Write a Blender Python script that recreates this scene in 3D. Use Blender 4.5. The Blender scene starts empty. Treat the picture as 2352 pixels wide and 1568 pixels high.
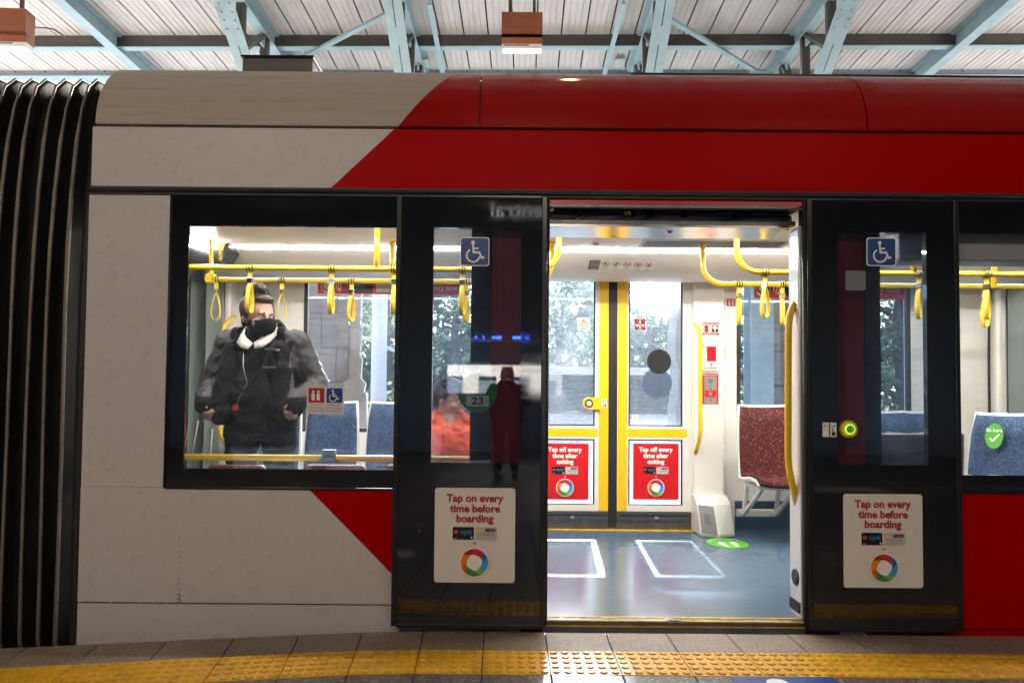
import bpy, bmesh, math, random
from mathutils import Vector, Matrix, noise
random.seed(11)
PI = math.pi
SC = bpy.context.scene
COL = SC.collection

# ------------------------------------------------------------------ camera
CAMZ, F, CX, CY = 1.05, 1568.0, 1176.0, 873.0      # frame measured at 2352 x 1568
TH, RO = math.radians(1.85), math.radians(0.5)
fw = Vector((0, math.cos(TH), math.sin(TH)))
r0 = Vector((1, 0, 0)); u0 = Vector((0, -math.sin(TH), math.cos(TH)))
rt = r0 * math.cos(RO) + u0 * math.sin(RO)
up = u0 * math.cos(RO) - r0 * math.sin(RO)
cam = bpy.data.objects.new('camera', bpy.data.cameras.new('camera'))
COL.objects.link(cam)
cam.matrix_world = Matrix(((rt.x, up.x, -fw.x, 0), (rt.y, up.y, -fw.y, 0), (rt.z, up.z, -fw.z, CAMZ), (0, 0, 0, 1)))
cam.data.sensor_width = 36; cam.data.lens = 24
cam.data.shift_y = (CY - 784) / 2352
cam.data.clip_start = 0.02; cam.data.clip_end = 2000
SC.camera = cam

# ------------------------------------------------------------------ world, sun, exposure
SUN_EL, SUN_TILT = math.radians(25), 0.07
w = bpy.data.worlds.new("World"); SC.world = w; w.use_nodes = True
nt = w.node_tree; nt.nodes.clear()
sky = nt.nodes.new('ShaderNodeTexSky'); sky.sky_type = 'NISHITA'; sky.sun_disc = False
sky.sun_elevation = SUN_EL; sky.sun_rotation = math.atan(SUN_TILT)
bg = nt.nodes.new('ShaderNodeBackground'); bg.inputs[1].default_value = 0.15
wo = nt.nodes.new('ShaderNodeOutputWorld')
nt.links.new(sky.outputs[0], bg.inputs[0]); nt.links.new(bg.outputs[0], wo.inputs[0])
sd = bpy.data.lights.new('sun', 'SUN'); sd.energy = 4.0; sd.angle = math.radians(0.9); sd.color = (1, 0.94, 0.85)
sun = bpy.data.objects.new('sun', sd); COL.objects.link(sun)
sun.rotation_euler = Vector((-SUN_TILT, -1, -math.tan(SUN_EL))).to_track_quat('-Z', 'Y').to_euler()
sun.location = (3, 40, 20)
SC.view_settings.view_transform = 'Standard'; SC.view_settings.look = 'None'
SC.view_settings.gamma = 1; SC.view_settings.use_curve_mapping = False
SC.view_settings.exposure = 3.2
SC.render.engine = 'CYCLES'
cy = SC.cycles
cy.use_denoising = True
cy.max_bounces = 10; cy.diffuse_bounces = 4; cy.glossy_bounces = 5; cy.transparent_max_bounces = 20
cy.caustics_reflective = False; cy.caustics_refractive = False; cy.sample_clamp_indirect = 6
cy.use_adaptive_sampling = True; cy.adaptive_threshold = 0.02

# ------------------------------------------------------------------ measuring: photo pixel -> point on the plane y = Y
def U(px, py, Y):
    d = fw + rt * ((px - CX) / F) + up * (-(py - CY) / F)
    t = Y / d.y
    return (d.x * t, CAMZ + d.z * t)
def UX(px, py, Y): return U(px, py, Y)[0]
def UZ(px, py, Y): return U(px, py, Y)[1]
def R(x0, y0, x1, y1, Y):
    """axis-aligned rectangle (X0, X1, Z0, Z1) on plane Y from a pixel box"""
    ym, xm = (y0 + y1) / 2, (x0 + x1) / 2
    return UX(x0, ym, Y), UX(x1, ym, Y), UZ(xm, y1, Y), UZ(xm, y0, Y)
def G(px, py, z):
    d = fw + rt * ((px - CX) / F) + up * (-(py - CY) / F)
    t = (z - CAMZ) / d.z
    return Vector((d.x * t, d.y * t, z))

# ------------------------------------------------------------------ materials
def hx(h):
    h = h.lstrip('#'); v = [int(h[i:i + 2], 16) / 255 for i in (0, 2, 4)]
    return tuple(c / 12.92 if c <= 0.04045 else ((c + 0.055) / 1.055) ** 2.4 for c in v)
M = {}
def mat(name, col, rough=0.5, metal=0.0, spec=0.5, coat=0.0, var=0.0, vscale=6.0, stretch=(1, 1, 1), bump=0.0, bscale=60.0,
        dirt=None, dirt_amt=0.0, dirt_scale=3.0, emit=None, estr=0.0, rvar=0.0, subsurf=0.0):
    m = bpy.data.materials.new(name); m.use_nodes = True
    n = m.node_tree.nodes; l = m.node_tree.links
    b = n['Principled BSDF']
    b.inputs['Base Color'].default_value = (*col, 1); b.inputs['Roughness'].default_value = rough
    b.inputs['Metallic'].default_value = metal; b.inputs['Specular IOR Level'].default_value = spec
    b.inputs['Coat Weight'].default_value = coat; b.inputs['Coat Roughness'].default_value = 0.06
    if emit: b.inputs['Emission Color'].default_value = (*emit, 1); b.inputs['Emission Strength'].default_value = estr
    tc = mp = None
    if var or bump or dirt or rvar:
        tc = n.new('ShaderNodeTexCoord'); mp = n.new('ShaderNodeMapping'); mp.inputs['Scale'].default_value = stretch
        l.new(tc.outputs['Object'], mp.inputs[0])
    src = None
    if var:
        nz = n.new('ShaderNodeTexNoise'); nz.inputs['Scale'].default_value = vscale; nz.inputs['Detail'].default_value = 6
        nz.inputs['Roughness'].default_value = 0.65
        l.new(mp.outputs[0], nz.inputs[0])
        cr = n.new('ShaderNodeValToRGB')
        cr.color_ramp.elements[0].position = 0.3; cr.color_ramp.elements[1].position = 0.7
        cr.color_ramp.elements[0].color = (*[max(0, c * (1 - var)) for c in col], 1)
        cr.color_ramp.elements[1].color = (*[min(1, c * (1 + var)) for c in col], 1)
        l.new(nz.outputs[0], cr.inputs[0]); src = cr.outputs[0]
    if dirt:
        nd = n.new('ShaderNodeTexNoise'); nd.inputs['Scale'].default_value = dirt_scale; nd.inputs['Detail'].default_value = 9
        nd.inputs['Roughness'].default_value = 0.7
        l.new(mp.outputs[0], nd.inputs[0])
        cd = n.new('ShaderNodeValToRGB'); cd.color_ramp.elements[0].position = 0.52; cd.color_ramp.elements[1].position = 0.78
        cd.color_ramp.elements[0].color = (0, 0, 0, 1); cd.color_ramp.elements[1].color = (dirt_amt,) * 3 + (1,)
        l.new(nd.outputs[0], cd.inputs[0])
        mx = n.new('ShaderNodeMix'); mx.data_type = 'RGBA'
        l.new(cd.outputs[0], mx.inputs['Factor'])
        if src: l.new(src, mx.inputs['A'])
        else: mx.inputs['A'].default_value = (*col, 1)
        mx.inputs['B'].default_value = (*dirt, 1); src = mx.outputs['Result']
    if src: l.new(src, b.inputs['Base Color'])
    if rvar:
        nr = n.new('ShaderNodeTexNoise'); nr.inputs['Scale'].default_value = vscale * 1.7; nr.inputs['Detail'].default_value = 5
        l.new(mp.outputs[0], nr.inputs[0])
        ma = n.new('ShaderNodeMapRange'); ma.inputs['From Min'].default_value = 0.3; ma.inputs['From Max'].default_value = 0.7
        ma.inputs['To Min'].default_value = max(0.02, rough - rvar); ma.inputs['To Max'].default_value = rough + rvar
        l.new(nr.outputs[0], ma.inputs[0]); l.new(ma.outputs[0], b.inputs['Roughness'])
    if bump:
        nb = n.new('ShaderNodeTexNoise'); nb.inputs['Scale'].default_value = bscale; nb.inputs['Detail'].default_value = 4
        l.new(mp.outputs[0], nb.inputs[0])
        bp = n.new('ShaderNodeBump'); bp.inputs['Strength'].default_value = bump; bp.inputs['Distance'].default_value = 0.01
        l.new(nb.outputs[0], bp.inputs['Height']); l.new(bp.outputs[0], b.inputs['Normal'])
    M[name] = m
    return m

def glass(name, tint, refl=0.09, haze=0.06, hazecol=(0.8, 0.85, 0.9), streak=0.0, rough=0.02):
    """architectural pane: clear tinted transmission + mirror reflection + film of dirt that catches light"""
    m = bpy.data.materials.new(name); m.use_nodes = True
    n = m.node_tree.nodes; l = m.node_tree.links; n.clear()
    out = n.new('ShaderNodeOutputMaterial')
    tr = n.new('ShaderNodeBsdfTransparent'); tr.inputs[0].default_value = (*tint, 1)
    gl = n.new('ShaderNodeBsdfGlossy'); gl.inputs['Roughness'].default_value = rough
    tl = n.new('ShaderNodeBsdfTranslucent'); tl.inputs[0].default_value = (*hazecol, 1)
    df = n.new('ShaderNodeBsdfDiffuse'); df.inputs[0].default_value = (*hazecol, 1)
    mh = n.new('ShaderNodeMixShader'); mh.inputs[0].default_value = 0.35
    l.new(tl.outputs[0], mh.inputs[1]); l.new(df.outputs[0], mh.inputs[2])
    m1 = n.new('ShaderNodeMixShader'); m1.inputs[0].default_value = haze
    l.new(tr.outputs[0], m1.inputs[1]); l.new(mh.outputs[0], m1.inputs[2])
    if streak:
        tc = n.new('ShaderNodeTexCoord'); mp = n.new('ShaderNodeMapping'); mp.inputs['Scale'].default_value = (1.3, 1, 14)
        nz = n.new('ShaderNodeTexNoise'); nz.inputs['Scale'].default_value = 5; nz.inputs['Detail'].default_value = 8
        nz.inputs['Roughness'].default_value = 0.7
        l.new(tc.outputs['Object'], mp.inputs[0]); l.new(mp.outputs[0], nz.inputs[0])
        ma = n.new('ShaderNodeMapRange'); ma.inputs['From Min'].default_value = 0.42; ma.inputs['From Max'].default_value = 0.75
        ma.inputs['To Min'].default_value = haze * 0.6; ma.inputs['To Max'].default_value = haze + streak
        l.new(nz.outputs[0], ma.inputs[0]); l.new(ma.outputs[0], m1.inputs[0])
    lw = n.new('ShaderNodeLayerWeight'); lw.inputs[0].default_value = 0.5
    mr = n.new('ShaderNodeMapRange'); mr.inputs['To Min'].default_value = refl; mr.inputs['To Max'].default_value = 0.9
    pw = n.new('ShaderNodeMath'); pw.operation = 'POWER'; pw.inputs[1].default_value = 4
    l.new(lw.outputs['Facing'], pw.inputs[0]); l.new(pw.outputs[0], mr.inputs[0])
    m2 = n.new('ShaderNodeMixShader'); l.new(mr.outputs[0], m2.inputs[0])
    l.new(m1.outputs[0], m2.inputs[1]); l.new(gl.outputs[0], m2.inputs[2])
    l.new(m2.outputs[0], out.inputs[0])
    M[name] = m
    return m

def speckle(name, base, cols, scale, rough, bump=0.1, blotch=0.12):
    """stone with voronoi-coloured grains"""
    m = bpy.data.materials.new(name); m.use_nodes = True
    n = m.node_tree.nodes; l = m.node_tree.links; b = n['Principled BSDF']; b.inputs['Roughness'].default_value = rough
    tc = n.new('ShaderNodeTexCoord')
    vo = n.new('ShaderNodeTexVoronoi'); vo.inputs['Scale'].default_value = scale
    l.new(tc.outputs['Object'], vo.inputs['Vector'])
    sp = n.new('ShaderNodeSeparateColor'); l.new(vo.outputs['Color'], sp.inputs[0])
    cr = n.new('ShaderNodeValToRGB'); cr.color_ramp.interpolation = 'CONSTANT'
    e = cr.color_ramp.elements
    e[0].position = 0; e[0].color = (*base, 1); e[1].position = 0.55; e[1].color = (*cols[0], 1)
    for i, c in enumerate(cols[1:]):
        k = e.new(0.68 + 0.12 * i); k.color = (*c, 1)
    l.new(sp.outputs[0], cr.inputs[0])
    nz = n.new('ShaderNodeTexNoise'); nz.inputs['Scale'].default_value = 3.5; nz.inputs['Detail'].default_value = 8
    nz.inputs['Roughness'].default_value = 0.7
    l.new(tc.outputs['Object'], nz.inputs[0])
    mr = n.new('ShaderNodeMapRange'); mr.inputs['From Min'].default_value = 0.3; mr.inputs['From Max'].default_value = 0.7
    mr.inputs['To Min'].default_value = 1 - blotch * 2; mr.inputs['To Max'].default_value = 1 + blotch
    l.new(nz.outputs[0], mr.inputs[0])
    mx = n.new('ShaderNodeMix'); mx.data_type = 'RGBA'; mx.blend_type = 'MULTIPLY'; mx.inputs['Factor'].default_value = 1
    l.new(cr.outputs[0], mx.inputs['A']); l.new(mr.outputs[0], mx.inputs['B']); l.new(mx.outputs['Result'], b.inputs['Base Color'])
    bp = n.new('ShaderNodeBump'); bp.inputs['Strength'].default_value = bump; bp.inputs['Distance'].default_value = 0.004
    l.new(vo.outputs['Distance'], bp.inputs['Height']); l.new(bp.outputs[0], b.inputs['Normal'])
    M[name] = m

# tram shell
mat('white_paint', (0.56, 0.53, 0.525), 0.46, spec=0.3, var=0.012, vscale=2.5, dirt=(0.28, 0.24, 0.20), dirt_amt=0.38, dirt_scale=16, rvar=0.04)
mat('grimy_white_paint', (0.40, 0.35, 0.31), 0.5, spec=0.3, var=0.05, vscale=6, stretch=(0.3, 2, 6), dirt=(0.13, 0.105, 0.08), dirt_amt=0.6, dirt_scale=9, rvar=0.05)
mat('red_paint', (0.39, 0.0006, 0.0015), 0.34, spec=0.03, var=0.05, vscale=0.8, stretch=(0.6, 1, 1))
mat('red_gloss', (0.31, 0.001, 0.002), 0.10, spec=0.35, var=0.06, vscale=0.8, rvar=0.03, bump=0.015, bscale=3)
mat('shaded_red', (0.24, 0.004, 0.014), 0.3, spec=0.2, var=0.15, vscale=5)  # red of the body pillars, with the shade behind the leaf put into the colour
mat('red_trim', (0.55, 0.006, 0.012), 0.3, var=0.1, vscale=3)
mat('scuff', (0.27, 0.235, 0.20), 0.7)
mat('faint_scuff', (0.40, 0.36, 0.33), 0.6)
mat('black_rubber', (0.014, 0.0135, 0.014), 0.55, var=0.3, vscale=9, bump=0.08, bscale=80)
mat('bellows_rubber', (0.011, 0.010, 0.0095), 0.72, spec=0.2, var=0.35, vscale=5, stretch=(1, 1, 0.4), bump=0.25, bscale=14, dirt=(0.05, 0.042, 0.035), dirt_amt=0.6)
mat('clamp_strip', (0.20, 0.17, 0.145), 0.55, metal=0.2, var=0.2, vscale=8, dirt=(0.06, 0.05, 0.04), dirt_amt=0.8)
mat('black_frit', (0.005, 0.006, 0.009), 0.05, spec=1.0, var=0.4, vscale=4, rvar=0.03, stretch=(0.4, 1, 5))
mat('black_frame', (0.012, 0.012, 0.013), 0.25, var=0.2, vscale=4, bump=0.02)
mat('dark_recess', (0.01, 0.01, 0.011), 0.6, var=0.3)
mat('grey_metal', (0.33, 0.33, 0.34), 0.32, metal=0.9, var=0.12, vscale=10, stretch=(0.3, 1, 3), rvar=0.08)
mat('grille_grey', (0.15, 0.155, 0.165), 0.4, metal=0.3, var=0.1, vscale=6)
mat('dark_metal', (0.14, 0.14, 0.15), 0.38, metal=0.8, var=0.25, vscale=12, rvar=0.1)
mat('brushed_aluminium', (0.72, 0.71, 0.69), 0.2, metal=1.0, var=0.05, vscale=20, stretch=(0.2, 1, 3), rvar=0.05)
mat('chrome', (0.8, 0.8, 0.8), 0.12, metal=1.0)
mat('sill_yellow', (0.62, 0.40, 0.01), 0.45, var=0.3, vscale=12, dirt=(0.06, 0.05, 0.03), dirt_amt=0.9, dirt_scale=9)
# interior
mat('interior_white', (0.74, 0.71, 0.66), 0.38, var=0.03, vscale=3, rvar=0.05)
mat('interior_grey', (0.42, 0.42, 0.43), 0.42, var=0.05, vscale=5)
mat('interior_blue', (0.035, 0.085, 0.13), 0.5, var=0.12, vscale=6)
mat('floor_vinyl', (0.088, 0.143, 0.210), 0.21, var=0.07, vscale=7, dirt=(0.055, 0.075, 0.095), dirt_amt=0.35, dirt_scale=5)
mat('yellow_paint', (0.86, 0.55, 0.012), 0.3, coat=0.3, var=0.05, vscale=6)
mat('yellow_stripe', (0.88, 0.53, 0.006), 0.4, var=0.03, vscale=6)
mat('strap_yellow', (0.80, 0.56, 0.03), 0.5, var=0.08, vscale=20)
mat('curtain_green', (0.16, 0.19, 0.175), 0.7, var=0.15, vscale=6, stretch=(1, 1, 0.3))
mat('seat_shell', (0.66, 0.65, 0.63), 0.35, var=0.04)
mat('seat_shell_grey', (0.20, 0.21, 0.23), 0.4, var=0.06)
mat('strip_light', (1, 1, 1), 0.5, emit=(1.0, 0.96, 0.88), estr=11.5)
mat('spot_white', (1, 1, 1), 0.5, emit=(0.95, 0.98, 1.0), estr=30.0)
mat('led_orange', (0.2, 0.05, 0), 0.5, emit=(1.0, 0.3, 0.05), estr=0.6)
mat('led_blue', (0.0, 0.05, 0.5), 0.5, emit=(0.02, 0.10, 1.0), estr=5.0)
mat('led_green', (0.1, 0.3, 0.05), 0.4, emit=(0.45, 1.0, 0.1), estr=0.12)
glass('window_glass', (0.88, 0.90, 0.91), 0.05, 0.012, streak=0.03)
glass('door_glass', (0.56, 0.62, 0.70), 0.10, 0.05, hazecol=(0.30, 0.40, 0.62), streak=0.12)
glass('far_window_glass', (0.66, 0.75, 0.88), 0.05, 0.035, hazecol=(0.62, 0.74, 0.95), streak=0.06)
glass('far_glass', (0.62, 0.76, 0.94), 0.05, 0.30, hazecol=(0.66, 0.80, 0.98), streak=0.04)
# prints
for nm, h in (('ink_white', '#efece8'), ('ink_red', '#d3121c'), ('ink_maroon', '#a30f2b'), ('ink_black', '#141416'), ('ink_grey', '#8a8a8a'),
              ('ink_silver', '#b9b7b4'), ('ink_blue', '#0a3f86'), ('ink_cyan', '#2a95cf'), ('ink_green', '#3f9a3a'), ('ink_lime', '#63b32a'),
              ('ink_orange', '#e8851a'), ('ink_orangedark', '#d2541c'), ('ink_skyblue', '#3aa0d8'), ('ink_deepblue', '#1565ab'), ('ink_leaf', '#7ab62f'),
              ('ink_leafdark', '#2f8a3c'), ('ink_crimson', '#d0203a'), ('ink_yellow', '#f0b90f'), ('ink_paper', '#dcd8d2'), ('ink_charcoal', '#37373a'),
              ('ink_greybox', '#74747a'), ('ink_footgreen', '#4fb31f')):
    mat(nm, hx(h), 0.42, var=0.025, vscale=8)
mat('sign_glow_white', (0.8, 0.8, 0.8), 0.5, emit=(1, 1, 1), estr=0.25)  # sign letters with an added glow of their own, to show in the reflection
mat('ink_dotgrey', hx('#19191c'), 0.7)
# station and street
mat('roof_panel', (0.57, 0.54, 0.52), 0.45, var=0.10, vscale=4, stretch=(2, 0.35, 1), dirt=(0.34, 0.30, 0.26), dirt_amt=0.6, dirt_scale=5)
mat('roof_gap', (0.05, 0.045, 0.04), 0.8)
mat('steel_blue', (0.34, 0.475, 0.525), 0.42, var=0.10, vscale=5, dirt=(0.16, 0.2, 0.21), dirt_amt=0.5)
mat('steel_fascia', (0.25, 0.285, 0.29), 0.5, var=0.15, vscale=5, dirt=(0.16, 0.17, 0.17), dirt_amt=0.5)
mat('steel_grey', (0.075, 0.066, 0.060), 0.5, var=0.2, vscale=6)
mat('lamp_brown', (0.26, 0.075, 0.028), 0.45, var=0.08, vscale=5)
mat('lamp_white', (0.75, 0.74, 0.72), 0.35, var=0.04)
mat('foil', (0.75, 0.76, 0.78), 0.3, metal=0.8, bump=0.5, bscale=25)
speckle('granite', (0.25, 0.185, 0.132), [(0.30, 0.24, 0.185), (0.17, 0.13, 0.10), (0.27, 0.21, 0.16), (0.08, 0.065, 0.055)], 170, 0.5, 0.12)
speckle('terrazzo', (0.085, 0.07, 0.06), [(0.14, 0.115, 0.095), (0.05, 0.042, 0.038), (0.24, 0.205, 0.17), (0.11, 0.09, 0.075)], 95, 0.45, 0.1)
mat('tactile', (0.66, 0.34, 0.010), 0.42, var=0.14, vscale=7, dirt=(0.26, 0.13, 0.02), dirt_amt=0.6, dirt_scale=8, bump=0.05, bscale=120, rvar=0.08)
mat('grout', (0.045, 0.036, 0.03), 0.8)
mat('asphalt', (0.10, 0.10, 0.10), 0.8, var=0.2, vscale=8, bump=0.2, bscale=120)
mat('concrete', (0.45, 0.43, 0.40), 0.75, var=0.12, vscale=3, bump=0.1, bscale=60)
mat('back_brick', (0.15, 0.19, 0.27), 0.8, var=0.3, vscale=5, bump=0.1)
mat('pale_render', (0.62, 0.60, 0.57), 0.8, var=0.08, vscale=2)
mat('sandstone', (0.15, 0.118, 0.095), 0.75, var=0.28, vscale=3.2, stretch=(1, 1, 2), bump=0.3, bscale=22, dirt=(0.09, 0.07, 0.055), dirt_amt=0.7)
mat('sandstone_smooth', (0.33, 0.27, 0.21), 0.7, var=0.18, vscale=5, bump=0.1)
for nm_, c_, tc_ in (('leaf_dark', (0.07, 0.10, 0.075), (0.13, 0.18, 0.12)), ('leaf_light', (0.12, 0.16, 0.10), (0.24, 0.32, 0.17))):
    m_ = bpy.data.materials.new(nm_); m_.use_nodes = True; n_ = m_.node_tree.nodes; n_.clear(); l_ = m_.node_tree.links
    o_ = n_.new('ShaderNodeOutputMaterial'); a_ = n_.new('ShaderNodeBsdfDiffuse'); b_ = n_.new('ShaderNodeBsdfTranslucent'); x_ = n_.new('ShaderNodeMixShader'); x_.inputs[0].default_value = .5
    a_.inputs[0].default_value = (*c_, 1); b_.inputs[0].default_value = (*tc_, 1)
    l_.new(a_.outputs[0], x_.inputs[1]); l_.new(b_.outputs[0], x_.inputs[2]); l_.new(x_.outputs[0], o_.inputs[0]); M[nm_] = m_
mat('bark', (0.10, 0.075, 0.055), 0.8, var=0.3, vscale=6, bump=0.4, bscale=20)
mat('van_white', (0.78, 0.78, 0.78), 0.2, coat=0.6, var=0.02)
mat('van_glass', (0.02, 0.03, 0.04), 0.05, spec=0.7)
mat('tyre', (0.012, 0.012, 0.012), 0.8)
mat('post_white', (0.76, 0.77, 0.77), 0.35, var=0.04)
# people
mat('skin', (0.50, 0.27, 0.19), 0.5, var=0.08, vscale=14)
mat('hair_brown', (0.035, 0.02, 0.013), 0.5, var=0.4, vscale=40, stretch=(1, 1, 0.4), bump=0.6, bscale=120)
mat('cloth_black', (0.004, 0.004, 0.005), 0.85, spec=0.2, var=0.25, vscale=10, bump=0.35, bscale=24)
mat('cloth_navy', (0.004, 0.006, 0.014), 0.85, spec=0.2, var=0.25, vscale=10, bump=0.3, bscale=24)
mat('cloth_grey', (0.060, 0.056, 0.060), 0.7, var=0.15, vscale=9, bump=0.45, bscale=18)
mat('cloth_orange', (0.80, 0.10, 0.02), 0.65, var=0.15, vscale=9, bump=0.4, bscale=18)
mat('cloth_silver', (0.6, 0.6, 0.62), 0.35, metal=0.4)
mat('shirt_white', (0.72, 0.70, 0.68), 0.7, bump=0.2, bscale=30)
mat('eye_white', (0.75, 0.72, 0.7), 0.3)
mat('eye_dark', (0.02, 0.012, 0.01), 0.2)

def fabric(name, base, flecks, scale=160, thr=0.86):
    m = bpy.data.materials.new(name); m.use_nodes = True
    n = m.node_tree.nodes; l = m.node_tree.links; b = n['Principled BSDF']; b.inputs['Roughness'].default_value = 0.85
    tc = n.new('ShaderNodeTexCoord'); vo = n.new('ShaderNodeTexVoronoi'); vo.inputs['Scale'].default_value = scale
    l.new(tc.outputs['Object'], vo.inputs['Vector'])
    sp = n.new('ShaderNodeSeparateColor'); l.new(vo.outputs['Color'], sp.inputs[0])
    cr = n.new('ShaderNodeValToRGB'); cr.color_ramp.interpolation = 'CONSTANT'; e = cr.color_ramp.elements
    e[0].color = (*base, 1); e[1].position = thr; e[1].color = (*flecks[0], 1)
    for i, c in enumerate(flecks[1:]):
        k = e.new(thr + (1 - thr) * (i + 1) / len(flecks)); k.color = (*c, 1)
    l.new(sp.outputs[0], cr.inputs[0])
    nz = n.new('ShaderNodeTexNoise'); nz.inputs['Scale'].default_value = 9; nz.inputs['Detail'].default_value = 7
    l.new(tc.outputs['Object'], nz.inputs[0])
    mr = n.new('ShaderNodeMapRange'); mr.inputs['To Min'].default_value = 0.55; mr.inputs['To Max'].default_value = 1.45
    l.new(nz.outputs[0], mr.inputs[0])
    mx = n.new('ShaderNodeMix'); mx.data_type = 'RGBA'; mx.blend_type = 'MULTIPLY'; mx.inputs['Factor'].default_value = 1
    l.new(cr.outputs[0], mx.inputs['A']); l.new(mr.outputs[0], mx.inputs['B']); l.new(mx.outputs['Result'], b.inputs['Base Color'])
    M[name] = m
fabric('red_moquette', (0.060, 0.004, 0.006), [(0.36, 0.12, 0.03), (0.20, 0.012, 0.012), (0.34, 0.22, 0.10)], 190, 0.93)
fabric('blue_moquette', (0.028, 0.062, 0.14), [(0.06, 0.11, 0.2), (0.015, 0.03, 0.07), (0.045, 0.09, 0.18)], 110, 0.55)

# ------------------------------------------------------------------ mesh builder
class MB:
    def __init__(s): s.v = []; s.f = []; s.m = []; s.sm = []; s.mats = []
    def mi(s, m):
        if m not in s.mats: s.mats.append(m)
        return s.mats.index(m)
    def face(s, pts, m, smooth=False):
        k = len(s.v); s.v += [tuple(p) for p in pts]; s.f.append(tuple(range(k, k + len(pts)))); s.m.append(s.mi(m)); s.sm.append(smooth)
    def add(s, verts, faces, m, smooth=False):
        k = len(s.v); s.v += [tuple(p) for p in verts]; i = s.mi(m)
        for f in faces: s.f.append(tuple(a + k for a in f)); s.m.append(i); s.sm.append(smooth)
    def box(s, x0, x1, y0, y1, z0, z1, m):
        v = [(x, y, z) for z in (z0, z1) for y in (y0, y1) for x in (x0, x1)]
        s.add(v, [(0, 2, 3, 1), (4, 5, 7, 6), (0, 1, 5, 4), (2, 6, 7, 3), (0, 4, 6, 2), (1, 3, 7, 5)], m)
    def obox(s, c, ax, ay, az, m):
        c, ax, ay, az = map(Vector, (c, ax, ay, az))
        v = [c + ax * i + ay * j + az * k for k in (-1, 1) for j in (-1, 1) for i in (-1, 1)]
        s.add(v, [(0, 2, 3, 1), (4, 5, 7, 6), (0, 1, 5, 4), (2, 6, 7, 3), (0, 4, 6, 2), (1, 3, 7, 5)], m)
    def bar(s, a, b, w, h, m, side=(0, 0, 1)):
        """rectangular bar from a to b; w across, h along 'side'"""
        a, b = Vector(a), Vector(b); d = (b - a).normalized(); sd = Vector(side)
        x = d.cross(sd).normalized(); y = x.cross(d).normalized()
        s.obox((a + b) / 2, x * w / 2, y * h / 2, (b - a) / 2, m)
    def prism(s, poly, y0, y1, m, side=None):
        """polygon in x-z, extruded along y"""
        n = len(poly)
        v = [(p[0], y0, p[1]) for p in poly] + [(p[0], y1, p[1]) for p in poly]
        s.add(v, [tuple(range(n)), tuple(range(2 * n - 1, n - 1, -1))], m)
        s.add(v, [(i, i + n, (i + 1) % n + n, (i + 1) % n) for i in range(n)], side or m)
    def gridwall(s, xs, zs, hole, y0, y1, m):
        """wall in x-z made of cells; hole(cx, cz) -> True leaves the cell open"""
        nx, nz = len(xs) - 1, len(zs) - 1
        full = lambda i, j: 0 <= i < nx and 0 <= j < nz and not hole((xs[i] + xs[i + 1]) / 2, (zs[j] + zs[j + 1]) / 2)
        for i in range(nx):
            for j in range(nz):
                if not full(i, j): continue
                a, b, c, d = xs[i], xs[i + 1], zs[j], zs[j + 1]
                s.face([(a, y0, c), (b, y0, c), (b, y0, d), (a, y0, d)], m); s.face([(a, y1, c), (a, y1, d), (b, y1, d), (b, y1, c)], m)
                if not full(i - 1, j): s.face([(a, y0, c), (a, y0, d), (a, y1, d), (a, y1, c)], m)
                if not full(i + 1, j): s.face([(b, y0, c), (b, y1, c), (b, y1, d), (b, y0, d)], m)
                if not full(i, j - 1): s.face([(a, y0, c), (a, y1, c), (b, y1, c), (b, y0, c)], m)
                if not full(i, j + 1): s.face([(a, y0, d), (b, y0, d), (b, y1, d), (a, y1, d)], m)
    def frame(s, o, h, y0, y1, m):
        s.gridwall([o[0], h[0], h[1], o[1]], [o[2], h[2], h[3], o[3]], lambda x, z: h[0] < x < h[1] and h[2] < z < h[3], y0, y1, m)
    def loft(s, rings, m, closed=True, caps=True, smooth=True):
        n = len(rings[0]); k = len(s.v); i = s.mi(m)
        for r in rings: s.v += [tuple(p) for p in r]
        for a in range(len(rings) - 1):
            for b in range(n if closed else n - 1):
                c = (b + 1) % n
                s.f.append((k + a * n + b, k + a * n + c, k + (a + 1) * n + c, k + (a + 1) * n + b)); s.m.append(i); s.sm.append(smooth)
        if caps and closed:
            s.f.append(tuple(k + j for j in range(n - 1, -1, -1))); s.m.append(i); s.sm.append(False)
            e = k + (len(rings) - 1) * n
            s.f.append(tuple(e + j for j in range(n))); s.m.append(i); s.sm.append(False)
    def tube(s, pts, r, m, seg=12, caps=True):
        pts = [Vector(p) for p in pts]
        rs = r if isinstance(r, (list, tuple)) else [r] * len(pts)
        t = (pts[1] - pts[0]).normalized(); nrm = t.orthogonal().normalized(); rings = []
        for i, p in enumerate(pts):
            if i == 0: tt = (pts[1] - pts[0]).normalized()
            elif i == len(pts) - 1: tt = (pts[-1] - pts[-2]).normalized()
            else: tt = ((pts[i + 1] - p).normalized() + (p - pts[i - 1]).normalized()).normalized()
            nrm = (nrm - tt * nrm.dot(tt)).normalized(); bn = tt.cross(nrm)
            rings.append([p + (nrm * math.cos(2 * PI * j / seg) + bn * math.sin(2 * PI * j / seg)) * rs[i] for j in range(seg)])
        s.loft(rings, m, True, caps)
    def cyl(s, c, axis, r, h, m, seg=20, r2=None):
        c, axis = Vector(c), Vector(axis).normalized()
        s.tube([c, c + axis * h], [r, r2 if r2 is not None else r], m, seg)
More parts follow.
